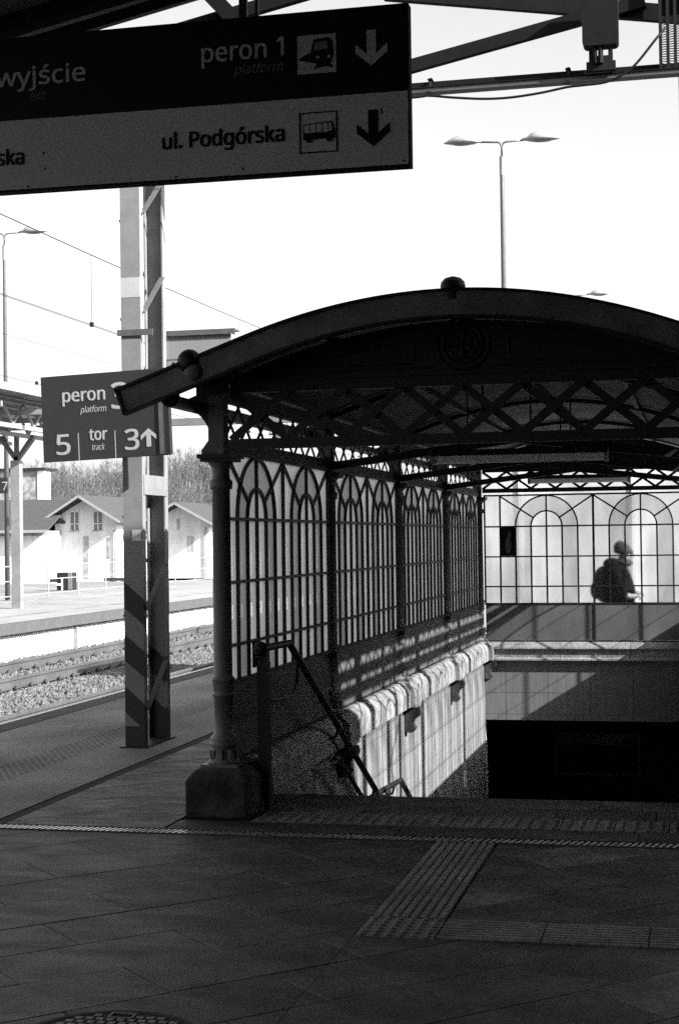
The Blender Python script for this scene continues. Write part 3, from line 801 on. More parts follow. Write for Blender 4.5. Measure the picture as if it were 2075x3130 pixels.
# ------------------------------------------------------------------ handrail
hr = thing('handrail', 'dark tubular stair handrail with ball end on a square post beside the left wall', 'handrail', (-2.63, 9.4, 0))
def hz(y): return y-9.4
xo = 0
A = [(0, hz(9.36), .985), (0, hz(10.04), .975), (0, hz(12.85), -.45), (0, hz(13.9), -.50), (0, hz(17.4), -2.3)]
MB().tube(A, .024, 12).build('top_rail', M['iron'], hr, smooth=False)
MB().ball((0, hz(9.36), .985), .045, 18, 12).build('ball_end', M['iron'], hr, smooth=True)
MB().box(-.035, .035, hz(9.42)-.03, hz(9.42)+.03, 0, .90).build('post', M['iron'], hr)
MB().box(-.022, .022, hz(9.42)-.015, hz(9.42)+.015, .90, .965).build('post_neck', M['iron'], hr)
MB().tube([(0, hz(9.46), .66), (0, hz(9.85), .63), (0, hz(10.1), .63), (0, hz(10.23), .70), (0, hz(10.25), .86)], .013, 8).build('curved_brace', M['iron'], hr)
Bt = [(0, hz(11.3), .05), (0, hz(11.45), .03), (0, hz(12.7), -.62)]
MB().tube(Bt, .018, 10).build('lower_rail', M['iron'], hr)
for yy, zz in ((11.45, .28), (12.7, -.38), (13.6, -.48), (14.9, -1.0)):
    MB().tube([(0, hz(yy), zz-.02), (-.02, hz(yy), zz-.09), (-.08, hz(yy), zz-.11), (-.155, hz(yy), zz-.11)], .010, 8).build('wall_bracket', M['iron'], hr)
MB().tube([(0, hz(12.72), -.62), (0, hz(12.86), -.63), (0, hz(12.88), -.50)], .014, 8).build('lower_return', M['iron'], hr)
MB().tube([(0, hz(14.0), -.80), (0, hz(17.3), -2.5)], .018, 10).build('lower_rail', M['iron'], hr)

# small dark notice hung on glazing bars of the first bay
nt_ = thing('small_notice', 'small dark notice fixed to the glazing bars of the nearest bay', 'notice', (XL+.03, YC[0]+.085+2.70/12*2.5, 0))
MB().box(-.006, .006, -.085, .085, .83, .995).build('notice_plate', M['black'], nt_)
for z in (.985, .90, .84): MB().box(.006, .009, -.07, .07, z-.006, z).build('notice_line', M['signgrey'], nt_)

# board in the passage
bd = thing('poster_case', 'dim framed display board on the wall of the dark passage below the stairs', 'display case', (-1.63, 25.15, 0))
for (a, b, c, d) in ((-.66,.66,-1.44,-1.62),(-.66,.66,-2.10,-2.055),(-.66,-.615,-2.055,-1.62),(.615,.66,-2.055,-1.62)):
    MB().box(a, b, -.03, .03, min(c,d), max(c,d)).build('case_frame', M['lampgrey'], bd)
MB().box(-.615, .615, -.01, .02, -2.055, -1.62).build('case_panel', M['signblack'], bd)
MB().box(.40, .61, -.034, -.03, -1.60, -1.50).build('case_label', M['signblack'], bd)

# ================================================================== STATION ROOF AND BEAMS
st = thing('platform_roof', 'dark sloping platform roof with open steel trusses overhead', 'roof')
def zd(x): return 5.10 + .20*(x+3.9) if x < 3.5 else 6.58 - .20*(x-3.5)
for xa, xb in ((-6.6, 3.5), (3.5, 11.3)):
    n = int(round((xb-xa)/.30))
    for i in range(n):
        a = xa+(xb-xa)*i/n; b = xa+(xb-xa)*(i+1)/n
        vs = [(a+.004,-30,zd(a)),(b-.004,-30,zd(b-.001)),(b-.004,9.45,zd(b-.001)),(a+.004,9.45,zd(a)),(a+.004,-30,zd(a)+.04),(b-.004,-30,zd(b-.001)+.04),(b-.004,9.45,zd(b-.001)+.04),(a+.004,9.45,zd(a)+.04)]
        MB().add(vs, [(0,3,2,1),(4,5,6,7),(0,1,5,4),(1,2,6,5),(2,3,7,6),(3,0,4,7)]).build('deck_panel', M['deck'], st)
    mid = [(xa, zd(xa+.0001)+.043), (xb, zd(xb-.0001)+.043)]
    MB().prism_y([mid[0], mid[1], (mid[1][0], mid[1][1]+.02), (mid[0][0], mid[0][1]+.02)], -30, 9.45).build('roof_membrane', M['dark_conc'], st)
def rafter(y, dz, h, wd, xa=-6.6, xb=10.5, m=M['iron_dark'], name='rafter'):
    mb = MB(); mb.beam((xa, y, zd(xa)+dz), (3.5, y, zd(3.5)+dz), wd, h).beam((3.5, y, zd(3.5)+dz), (xb, y, zd(xb)+dz), wd, h)
    return mb.build(name, m, st)
rafter(9.40, -.075, .15, .10); rafter(8.2, -.11, .20, .12); rafter(9.43, -.20, .07, .05, name='edge_trim'); rafter(5.0, -.11, .20, .12); rafter(2.0, -.11, .2, .12)
rafter(9.0, -.30, .05, .05, name='edge_trim')
MB().beam((-6.6, 10.0, 4.39), (-1.9, 10.0, 5.33), .06, .085).build('lower_rafter', M['beam'], st)
MB().beam((-3.19, 9.95, 5.36), (-2.86, 9.95, 5.00), .06, .10).build('strut', M['beam'], st)
for x in (-6.6, -1.9): MB().beam((x, 9.5, zd(x)-.05), (x, 10.05, 4.39+.2*(x+6.6)), .06, .08).build('rafter_link', M['beam'], st)
# unseen blocks added right of the platform and behind it to cut sky light
sb_ = thing('side_sky_blocker', 'long dark unseen block added along the right of the platform to cut sky light', 'building', (11.4, 0, 0))
MB().box(0, 12, -40, 60, -1.2, 6.6).build('wall', M['dark_brick'], sb_)
MB().box(-.3, 12.3, -40.3, 60.3, 6.6, 6.85).build('roof', M['roofing'], sb_)
for i in range(20):
    wdw = MB().box(-.03, .02, -38+i*4.6, -36.2+i*4.6, 1.2, 3.6).build('window', M['black'], sb_); MB().box(-.08, -.03, -38.1+i*4.6, -36.1+i*4.6, 1.05, 1.19).build('window_sill', M['stone'], wdw)
hw_ = thing('rear_sky_blocker', 'dark unseen wall added behind the viewer to cut sky light', 'building', (0, -30.2, 0))  # added out of view so less sky light reaches the platform
MB().box(-12, 12, -8, 0, -1.2, 7.5).build('wall', M['dark_brick'], hw_); MB().box(-12.3, 12.3, -8.3, .3, 7.5, 7.8).build('roof', M['roofing'], hw_)
MB().box(-3, 1, .0, .05, 0, 2.8).build('door', M['black'], hw_)
# open truss at Y 12.4, carried by the lattice post
tr = thing('steel_truss', 'open steel roof truss with level tie beam crossing the sky above the stair canopy', 'truss')
MB().box(-4.5, 3.6, 12.36, 12.40, 5.165, 5.265).build('tie_beam', M['beam'], tr)
MB().box(-4.5, 3.6, 12.25, 12.30, 5.155, 5.185).box(-4.5, 3.6, 12.31, 12.355, 5.155, 5.185).build('tie_flange', M['beamlight'], tr)
MB().box(-4.5, 3.6, 12.24, 12.42, 5.188, 5.196).build('tie_flange', M['beam'], tr)
MB().beam((-4.5, 12.4, 4.95), (-.35, 12.4, 5.775), .07, .10).build('diagonal_member', M['beam'], tr)
MB().beam((-2.4, 12.47, 6.05), (3.6, 12.47, 5.05), .07, .13).build('diagonal_member', M['beam'], tr)
for x in (-2.02, -.94):
    MB().tube([(x, 12.345, 5.285), (x, 12.235, 5.13)], .008).box(x-.02, x+.02, 12.30, 12.41, 5.268, 5.274).ball((x, 12.35, 5.28), .014, 8, 6).box(x-.025, x+.025, 12.215, 12.25, 5.13, 5.15).build('beam_clamp', M['black'], tr)
# second post carrying the truss (right, out of the picture)
def lattice_post(loc, label, hgt, group=None):
    p = thing('lattice_post', label, 'post', loc, 0, group)
    wx, dy, t = .165, .63, .012
    def channel(y0, sgn, m, tall):
        mb = MB()
        # web facing -Y/+Y, flanges pointing inwards
        mb.box(0, wx, y0, y0+t*sgn, 0, tall) if sgn > 0 else mb.box(0, wx, y0+t*sgn, y0, 0, tall)
        for x in (0, wx-t):
            a, b = (y0+t, y0+.075) if sgn > 0 else (y0-.075, y0-t)
            mb.box(x, x+t, a, b, 0, tall)
        return mb
    channel(0, 1, None, hgt).build('channel', M['stripe'], p)
    channel(dy, -1, None, hgt).build('channel', M['stripe'], p)
    for x in (0.0, wx):                                   # lacing on both sides
        xx = -.004 if x == 0 else wx+.004; z = .30
        while z + .8 < hgt:
            if not (1.6 < z < 2.3):
                if x: MB().beam((xx, .045, z), (xx, dy-.10, z+.36), .007, .045, up=(1,0,0)).build('lacing_bar', M['lace'], p)
                else: MB().beam((xx, .045, z+.76), (xx, dy-.10, z+.38), .007, .045, up=(1,0,0)).build('lacing_bar', M['lace'], p)
            z += .80
    for z0 in (2.03,): MB().box(wx+.0, wx+.008, .03, dy-.03, z0, z0+.16).box(-.008, 0, .03, dy-.03, z0, z0+.16).build('batten_plate', M['post'], p)
    MB().box(-.03, wx+.03, -.05, dy+.03, -.005, .012).build('foot_plate', M['iron'], p)
    return p
lp = lattice_post((-4.525, 12.06, 0), 'tall laced steel post with diagonal hazard stripes at its foot on the platform', 5.3)
MB().box(-.03, .17+.1, -.014, -.002, 3.31, 3.36).build('clamp_strap', M['galv'], lp)
MB().box(-.0015, .1665, -.002, .07, 3.62, 3.78).build('pale_sleeve', M['sleeve'], lp)
MB().box(.075, .15, -.004, -.001, 1.655, 1.745).build('notice', M['paper'], lp)
lp2 = copy_tree(lp); lp2.location = (3.4, 12.06, 0); lp2['label'] = 'second laced steel post to the right of the stair canopy'

# rounded box standing on the tie beam, its bracket and the cables
bx = thing('loudspeaker', 'dark rounded box standing on a slotted bracket above the tie beam', 'loudspeaker', (-.68, 12.2, 5.2))
poly = []
for cx, cz, a0 in ((.10, .60, 0), (-.10, .60, 90), (-.10, .215, 180), (.10, .215, 270)):
    for k in range(7): a = R(a0+15*k); poly.append((cx+.035*math.cos(a), cz+.035*math.sin(a)))
MB().prism_y(poly, -.07, .07).build('box_body', M['beam'], bx)
for x0, x1 in ((-.09, -.055), (.055, .09)): MB().box(x0, x1, -.01, .0, .06, .165).build('bracket_plate', M['black'], bx)
MB().box(-.055, .055, -.01, .0, .06, .115).build('bracket_plate', M['black'], bx)
MB().box(-.11, .11, -.02, .03, .0, .07).build('bracket_foot', M['black'], bx)
MB().tube([(-.035,-.03,.05),(-.04,-.03,.10),(-.045,-.03,.19)], .016).tube([(.0,-.035,.05),(.0,-.035,.1),(.0,-.035,.19)], .02).build('cable_stub', M['black'], bx)
cb = thing('hanging_cable', 'black cable sagging under the tie beam and rising to the cable tray', 'cable')
pts = [(-4.4,12.2,5.10),(-3.3,12.2,5.09),(-2.173,12.2,5.104),(-2.022,12.2,5.11),(-1.815,12.2,5.08),(-1.584,12.2,5.053),(-1.381,12.2,5.048),(-1.153,12.2,5.065),(-.939,12.2,5.095),(-.826,12.2,5.10),(-.652,12.2,5.11),(-.528,12.2,5.155),(-.416,12.2,5.235),(-.267,12.2,5.41),(-.2,12.25,5.5)]
def smooth_pts(P, n=6):
    P = [Vector(p) for p in P]; out = []
    for i in range(len(P)-1):
        a, b, c, d = P[max(i-1,0)], P[i], P[i+1], P[min(i+2,len(P)-1)]
        for k in range(n):
            t = k/n; out.append(.5*((2*b)+(c-a)*t+(2*a-5*b+4*c-d)*t*t+(3*b-a-3*c+d)*t**3))
    return out+[P[-1]]
MB().tube(smooth_pts(pts), .010, 8).build('cable_sheath', M['black'], cb)
ct = thing('cable_tray', 'perforated vertical cable trays above the right end of the tie beam', 'cable tray', (-.235, 12.3, 0))
for i in range(4):
    x = i*.055; mb = MB()
    mb.box(x-.012, x+.012, -.01, .01, 5.20, 6.4)
    z = 5.21
    while z < 5.62: mb.box(x+.012, x+.020, -.004, .004, z, z+.006); mb.box(x+.020, x+.043, -.004, .004, z, z+.004) if False else None; z += .018
    stuff(mb.build('slotted_rail', M['black'], ct))
mb = MB()
z = 5.26
while z < 5.62:
    for i in range(3): mb.box(i*.055+.020, i*.055+.043, -.006, .006, z, z+.005)
    z += .019
stuff(mb.build('tray_rungs', M['black'], ct))
MB().box(-.014, .19, .012, .03, 5.62, 6.4).build('tray_back', M['beam'], ct)
pp = thing('perforated_pole', 'thin perforated upright at the right edge below the tie beam', 'pole', (-.105, 12.28, 0))
MB().box(0, .008, 0, .02, 2.9, 5.15).build('upright_flange', M['black'], pp); mb = MB(); z = 2.9
while z < 5.15: mb.box(.008, .03, .006, .012, z, z+.02); z += .04
stuff(mb.build('upright_web', M['black'], pp))
MB().box(.03, .036, 0, .02, 0, 5.15).build('upright_flange', M['black'], pp)

# ------------------------------------------------------------------ big hanging sign
hs = thing('direction_sign', 'wide hanging direction sign for exit, platform 1 and ul. Podgórska with arrows', 'sign', (-1.0, 5.6, 0), R(0))
MB().box(-3.4, 0, 0, .05, 3.265, 3.572).build('upper_panel', M['signblack'], hs)
MB().box(-3.4, 0, 0, .05, 2.998, 3.263).build('lower_panel', M['signwhite'], hs)
MB().box(-3.41, .006, -.002, .054, 2.990, 2.996).box(-3.41, .006, -.002, .054, 3.574, 3.580).box(.001, .006, -.001, .053, 2.997, 3.573).build('sign_frame', M['beam'], hs)
yy = -.0025
def T(s, size, x, z, m, **k): return text(s, size, x+1.0, yy, z, m, hs, **k)
T('wyjście', .051, -2.232, 3.394, M['signgrey'], align='RIGHT', bold=.0016, w=.362)
T('exit', .026, -2.389, 3.335, M['dim'], align='RIGHT', shear=.25, w=.066)
T('peron', .051, -1.524, 3.425, M['signgrey'], align='RIGHT', bold=.0016, w=.248); T('1', .051, -1.459, 3.428, M['signgrey'], align='RIGHT', bold=.0016)
T('platform', .027, -1.461, 3.370, M['dim'], align='RIGHT', shear=.25, w=.188)
T('ul. Podgórska', .043, -1.462, 3.112, M['signblack'], align='RIGHT', bold=.0018, w=.467)
T('ul. Podgórska', .043, -2.486, 3.094, M['signblack'], align='RIGHT', bold=.0018, w=.467)
def arrow(x, z0, z1, m, up=False, parent=hs, y=yy, sc=1.0):
    h = z1-z0; w_ = h*.45; s = h*.13
    pts = [(-s, h), (s, h), (s, h*.28), (w_, h*.62), (w_, h*.38), (0, 0), (-w_, h*.38), (-w_, h*.62), (-s, h*.28)]
    # split in three convex pieces
    def fl(p): return (x+p[0], (z1-p[1] if up else z0+p[1]))
    mb = MB()
    for poly in ([(-s,h),(s,h),(s,h*.20),(-s,h*.20)], [(0,0),(w_,h*.38),(w_,h*.62),(0,h*.22)], [(0,0),(0,h*.22),(-w_,h*.62),(-w_,h*.38)]):
        mb.prism_y([fl(p) for p in poly], y-.001-.0003*len(mb.v)/8, y+.001)
    return mb.build('arrow', m, parent)
arrow(-.131, 3.362, 3.493, M['signgrey']); arrow(-.129, 3.069, 3.202, M['signblack'])
# train icon
MB().box(-.407, -.262, yy-.001, 0, 3.350, 3.492).build('train_icon_field', M['signgrey'], hs)
def flat(poly, y, m, nm, parent=hs): return MB().prism_y(poly, y-.0012, y).build(nm, m, parent)
y2 = yy-.0014
flat([(-.345,3.475),(-.29,3.480),(-.275,3.465),(-.272,3.41),(-.285,3.385),(-.335,3.385),(-.362,3.40),(-.352,3.45)], y2, M['signblack'], 'train_icon_body')
flat([(-.352,3.43),(-.352,3.40),(-.335,3.386),(-.40,3.400),(-.40,3.408)], y2-.0004, M['signblack'], 'train_icon_body')
flat([(-.340,3.462),(-.295,3.466),(-.292,3.438),(-.342,3.434)], y2-.0016, M['dim'], 'train_icon_window')
flat([(-.335,3.385),(-.285,3.385),(-.272,3.366),(-.30,3.374),(-.345,3.366)], y2-.0008, M['signblack'], 'train_icon_body')
for x in (-.33, -.288): MB().tube([(x, y2-.0012, 3.408), (x, y2-.0026, 3.408)], .006, 12).build('train_icon_light', M['signgrey'], hs)
# bus icon
for (a, b, c, d) in ((-.404,-.262,3.205,3.209),(-.404,-.262,3.060,3.064),(-.404,-.400,3.064,3.205),(-.266,-.262,3.064,3.205)):
    MB().box(a, b, yy-.001, 0, c, d).build('bus_icon_frame', M['signblack'], hs)
flat([(-.388,3.165),(-.282,3.172),(-.272,3.140),(-.272,3.112),(-.388,3.108)], y2, M['signblack'], 'bus_icon_body')
for i in range(4): flat([(-.384+i*.023,3.161+i*.0012),(-.365+i*.023,3.162+i*.0012),(-.365+i*.023,3.133),(-.384+i*.023,3.133)], y2-.0014, M['signwhite'], 'bus_icon_window')
flat([(-.292,3.165),(-.285,3.165),(-.278,3.138),(-.292,3.135)], y2-.0014, M['signwhite'], 'bus_icon_window')
for x in (-.368, -.292): MB().tube([(x, y2-.001, 3.108), (x, y2-.003, 3.108)], .011, 14).build('bus_icon_wheel', M['signblack'], hs)
for x, wd in ((-.625, .030), (-.572, .012), (-2.4, .03)): MB().box(x-wd/2, x+wd/2, .04, .06, 3.582, 5.3).build('hanger', M['iron_dark'], hs)
for x, z in ((-1.47, 3.006), (-.88, 3.006), (-2.2, 3.006), (-.02, 3.01)): MB().ball((x, -.002, z), .004, 8, 6).build('screw', M['iron_dark'], hs)

MB().box(-2.30, -2.2985, -.0012, 0, 2.998, 3.263).box(-2.30, -2.2985, -.0012, 0, 3.265, 3.572).build('panel_seam', M['beam'], hs)
for x, z in ((-1.405, 3.13), (-1.40, 3.07), (-.098, 3.20), (-.096, 3.19), (-.62, 3.02)): MB().ball((x, -.001, z), .0045, 8, 5, (.7, .3, 1.4)).build('dirt_mark', M['iron_dark'], hs)
# ------------------------------------------------------------------ platform 3 sign on the post
ps = thing('platform_sign', 'dark platform 3 sign with track numbers 5 and 3 fixed to the striped post', 'sign', (-4.61, 11.90, 2.66), 0)
ps.rotation_euler = (0, R(-1.9), R(-2))
MB().box(-.545, .545, 0, .03, -.345, .345).build('sign_panel', M['signblue'], ps, bevel=.003)
def T3(s, size, x, z, m=M['signwhite'], **k): return text(s, size, x, -.002, z, m, ps, **k)
T3('peron', .076, .008, .130, align='RIGHT', bold=.003, w=.365)
T3('platform', .037, .016, .035, align='RIGHT', shear=.25, w=.225)
T3('3', .152, .065, .050, bold=.005, w=.14)
T3('5', .120, -.425, -.29, bold=.004, w=.115)
T3('tor', .070, .012, -.19, align='RIGHT', bold=.003, w=.15)
T3('track', .036, -.01, -.27, align='RIGHT', shear=.25, w=.11)
T3('3', .120, .165, -.285, bold=.004, w=.115)
arrow(.365, -.27, -.125, M['signwhite'], up=True, parent=ps, y=-.002)
for x in (-.235, .08): MB().box(x-.003, x+.003, -.0015, 0, -.345, -.125).build('divider_line', M['signwhite'], ps)
MB().box(.46, .525, -.012, -.0005, -.335, .30).build('mounting_strip', M['galv'], ps)
MB().box(.527, .549, -.02, .04, -.34, .34).build('sign_edge', M['iron'], ps)

# hazard cabinet behind post
hc = thing('warning_board', 'pale metal board with lightning triangle notice fixed behind the striped post', 'board', (-4.53, 12.75, 3.085))
MB().box(.13, .72, 0, .12, -.03, .33).build('board_panel', M['boardgrey'], hc)
MB().box(.10, .76, -.02, .13, .33, .345).box(.10, .76, -.022, -.012, .30, .33).build('board_hood', M['galv'], hc)
MB().box(.095, .125, -.03, .06, -.03, .33).build('board_side', M['white'], hc)
for (a, b, c, d) in ((.15,.275,.10,.104),(.15,.275,-.029,-.025),(.15,.154,-.026,.10),(.271,.275,-.026,.10)):
    MB().box(a, b, -.003, 0, c, d).build('notice_frame', M['signblack'], hc)
for p, q in (((.17,.0),(.213,.082)), ((.213,.082),(.256,.0)), ((.17,.0),(.256,.0)), ((.222,.06),(.205,.035)), ((.205,.035),(.219,.03)), ((.219,.03),(.206,.01))):
    MB().beam((p[0], -.002, p[1]), (q[0], -.002, q[1]), .003, .007, up=(0,1,0) if False else (0,0,1)).build('notice_mark', M['signblack'], hc)
text('...ść', .09, .42, -.003, .12, M['signblack'], hc) if False else None
hb = thing('cross_bar', 'grey horizontal steel bar running from the striped post behind the canopy column', 'bar', (0, 12.75, 0))
MB().box(-4.36, -2.93, -.03, .03, 2.625, 2.685).build('bar_section', M['post'], hb)
MB().box(-2.96, -2.92, -.05, .05, 2.59, 2.72).build('end_plate', M['iron'], hb)

# ================================================================== STREET LAMPS
def street_lamp(x, y, h, label, heads=(-1, 1), yawd=0, group='tall station lamps'):
    s = thing('street_lamp', label, 'street lamp', (x, y, -.0), R(yawd), group)
    MB().tube([(0,0,0),(0,0,h-.55),(0,0,h-.30)], [.075,.052,.050], 12).build('pole', M['galv'], s, smooth=True)
    MB().tube([(0,0,h-.75),(0,0,h-.32)], .058, 12).build('pole_collar', M['post'], s)
    for sg in heads:
        pts = [(0,0,h-.35),(0,0,h-.12)] + [(sg*(.10-.10*math.cos(PI/2*i/5)), 0, h-.12+.14*math.sin(PI/2*i/5)) for i in range(1, 6)] + [(sg*.48, 0, h+.04)]
        MB().tube(pts, .022, 8).build('arm', M['galv'], s, smooth=True)
        hd = MB(); prof = [(0,.05,.04),(.10,.07,.06),(.20,.17,.15),(.40,.20,.19),(.62,.16,.14),(.80,.06,.04),(.86,.01,.01)]
        n = 14
        for q, wdt, hh in prof:
            for k in range(n):
                a = 2*PI*k/n; zz = math.sin(a)
                hd.v.append((sg*(.46+q), wdt*math.cos(a), h+.04+(hh*zz if zz > 0 else hh*.18*zz)))
        for i in range(len(prof)-1):
            for k in range(n): hd.f.append((i*n+k, i*n+(k+1)%n, (i+1)*n+(k+1)%n, (i+1)*n+k))
        hd.f += [tuple(range(n)), tuple(range((len(prof)-1)*n, len(prof)*n))]
        hd.build('lamp_head', M['lampgrey'], s, smooth=True)
        MB().ball((sg*.90, 0, h+.022), .125, 16, 8, (1.9, .9, .35)).build('lamp_glass', M['winglass'], s, smooth=True)
    return s
street_lamp(-4.25, 35.8, 10.60, 'tall double-armed station lamp rising behind the arched canopy', yawd=5)
street_lamp(-4.35, 58.5, 10.45, 'more distant lamp whose single head peeps over the right of the canopy roof', heads=(1,-1), yawd=5)
street_lamp(-19.54, 42.6, 10.62, 'pale lamp at the left edge above the far platform roof', heads=(1,-1), yawd=5)

# ================================================================== TRACKS
bed = struct('track_bed')
MB().box(-13.95, -6.1, -10, 400, -1.14, -.80).build('ballast_base', M['ballast_bed'], bed)
ZR = -.55
def rail_mesh(L_):
    p = [(-.075,0),(.075,0),(.075,.012),(.012,.03),(.010,.12),(.036,.135),(.036,.168),(.026,.172),(-.026,.172),(-.036,.168),(-.036,.135),(-.010,.12),(-.012,.03),(-.075,.012)]
    return MB().prism_y(p, 0, L_).mesh('rail', M['steel'])
for cx, lab in ((-11.75, 'far track with two pale rails and round clips on light ballast'), (-7.9, 'near railway track hidden below the platform edge')):
    t = thing('railway_track', lab, 'track', (cx, 8, ZR-.172))
    rm = rail_mesh(300)
    for dx in (-.7525, .7525): link('rail', rm, t, loc=(dx, 0, 0))
    sm = MB().box(-1.3, 1.3, -.12, .12, -.18, -.035).mesh('sleeper', M['sleeper'])
    fm = MB().box(-.11, .11, -.06, .06, -.034, -.005)
    fm.tube([(.11+.022*math.cos(a*PI/5), -.05+.01*a, .012+.022*math.sin(a*PI/5)) for a in range(11)], .009, 6)
    fm.tube([(-.11+.022*math.cos(a*PI/5), -.05+.01*a, .012+.022*math.sin(a*PI/5)) for a in range(11)], .009, 6)
    fm.lathe([(.036,.0),(.036,.018),(.02,.03),(.02,.055),(.008,.058)], .115, 0, 10).lathe([(.036,.0),(.036,.018),(.02,.03),(.02,.055)], -.115, 0, 10)
    fm = fm.mesh('rail_fastening', M['rust'])
    n = 80 if cx < -10 else 30
    for i in range(n):
        link('sleeper', sm, t, loc=(0, 10+i*.6, 0))
        for dx in (-.7525, .7525): link('rail_fastening', fm, t, loc=(dx, 10+i*.6, 0))
# ballast stones
def stones(n, xr, yr, z0, name, m, smin=.02, smax=.045):
    base = np.array([(1,0,0),(-1,0,0),(0,1,0),(0,-1,0),(0,0,1),(0,0,-1)], float)
    fc = np.array([(0,2,4),(2,1,4),(1,3,4),(3,0,4),(2,0,5),(1,2,5),(3,1,5),(0,3,5)])
    x = rng.uniform(*xr, n); y = yr[0]+(yr[1]-yr[0])*rng.random(n)**1.25
    s = rng.uniform(smin, smax, n)*np.where(y > 30, 1.35, 1)
    z = z0 + rng.uniform(-.01, .03, n)
    V = base[None]*s[:,None,None]*rng.uniform(.6, 1.3, (n,6,1)) + rng.normal(0, .25, (n,6,3))*s[:,None,None]
    V += np.stack([x, y, z], 1)[:,None]
    F = fc[None] + (np.arange(n)*6)[:,None,None]
    me = bpy.data.meshes.new(name); me.vertices.add(n*6); me.vertices.foreach_set('co', V.ravel())
    me.loops.add(n*24); me.loops.foreach_set('vertex_index', F.ravel().astype(np.int32))
    me.polygons.add(n*8); me.polygons.foreach_set('loop_start', np.arange(0, n*24, 3, dtype=np.int32)); me.polygons.foreach_set('loop_total', np.full(n*8, 3, np.int32))
    me.update(calc_edges=True); me.materials.append(m)
    return link(name, me)
for k, (n, xr, yr, z0) in enumerate(((42000, (-11.0, -8.9), (13, 48), -.79), (14000, (-12.4, -11.1), (18, 55), -.76), (12000, (-13.8, -12.55), (22, 60), -.78))):
    o = stuff(stones(n, xr, yr, z0, 'ballast_stones', M['ballast'])); o.parent = bed

# ================================================================== FAR PLATFORM
fp = struct('far_platform')
MB().box(-20.5, -13.95, -10, 220, -.10, 0).build('far_platform_top', M['farconc'], fp)
MB().box(-20.3, -14.15, -10, 220, -1.14, -.10).build('far_platform_body', M['farconc'], fp)
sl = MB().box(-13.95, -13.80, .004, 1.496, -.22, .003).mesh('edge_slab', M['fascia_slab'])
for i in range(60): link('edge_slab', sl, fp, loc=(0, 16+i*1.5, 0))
MB().box(-14.14, -13.98, -10, 220, -1.14, -.225).build('white_face', M['white'], fp)
MB().box(-13.97, -13.90, 34, 34.15, -.9, -.22).build('face_rib', M['post'], fp)
for i, (a, b) in enumerate(((-15.2, -15.0), (-17.6, -17.5), (-18.9, -18.75))): MB().box(a, b, 0, 220, .0, .004).build('paving_band', M['asphalt'], fp)
fc_ = thing('far_platform_fence', 'low thin railing fence along the back of the far platform', 'fence', (-19.4, 38, 0))
for i in range(22): MB().tube([(0, i*2.4, 0), (0, i*2.4, 1.0)], .022, 6).build('fence_post', M['lampgrey'], fc_)
for z in (.12, .55, .98): MB().tube([(0, 0, z), (0, 50.4, z)], .018, 6).build('fence_rail', M['lampgrey'], fc_)

# roof over the far platform
fr = thing('far_platform_roof', 'lattice steel roof on brackets over the far platform at the left edge', 'canopy', (-17.0, 37.4, 0))
for dy in (-7, 0):
    MB().box(0, .24, dy-.10, dy+.10, 0, 3.75).build('roof_post', M['post'], fr)
    for sx in (-1, 1):
        MB().beam((.13, dy, 3.75), (.13+sx*.45, dy, 4.36), .10, .10).build('roof_bracket', M['galv'], fr)
    MB().beam((.13, dy, 3.75), (.13, dy+1.0, 4.36), .1, .1).beam((.13, dy, 3.75), (.13, dy, 4.36), .1, .1).build('roof_bracket', M['galv'], fr)
for x in (-1.6, .10, 1.3): MB().box(x-.06, x+.06, -16, 3.4, 4.36, 4.46).box(x-.06, x+.06, -16, 3.4, 4.95, 5.03).build('roof_chord', M['lampgrey'], fr)
for x in (-1.6, .10, 1.3):
    for i in range(16):
        MB().beam((x, -16+i*1.2, 4.46), (x, -15.4+i*1.2, 4.95), .05, .06).beam((x, -15.4+i*1.2, 4.95), (x, -14.8+i*1.2, 4.46), .05, .06).build('roof_web', M['post'], fr)
for i in range(8): MB().beam((-2.6, -14.5+i*2.4, 4.75), (2.0, -14.5+i*2.4, 4.75), .08, .12).build('roof_crossbeam', M['post'], fr)
MB().box(-2.9, 2.1, -16.5, 3.7, 5.08, 5.14).build('roof_sheet', M['galv'], fr)
MB().box(2.1, 2.18, -16.5, 3.7, 5.04, 5.20).build('roof_gutter', M['lampgrey'], fr)
ts_ = thing('far_track_sign', 'small dark tor 7 track sign on the far platform roof post', 'sign', (-17.22, 37.28, 0))
MB().box(-1.0, .14, 0, .04, 2.92, 3.32).build('sign_panel', M['signblue'], ts_)
text('7', .16, .0, -.003, 3.0, M['signwhite'], ts_); text('tor', .10, -.28, -.003, 3.13, M['signwhite'], ts_, align='CENTER'); text('track', .055, -.28, -.003, 2.98, M['signwhite'], ts_, align='CENTER', shear=.2)
MB().box(-.09, -.08, -.002, 0, 2.94, 3.26).build('divider_line', M['signwhite'], ts_)

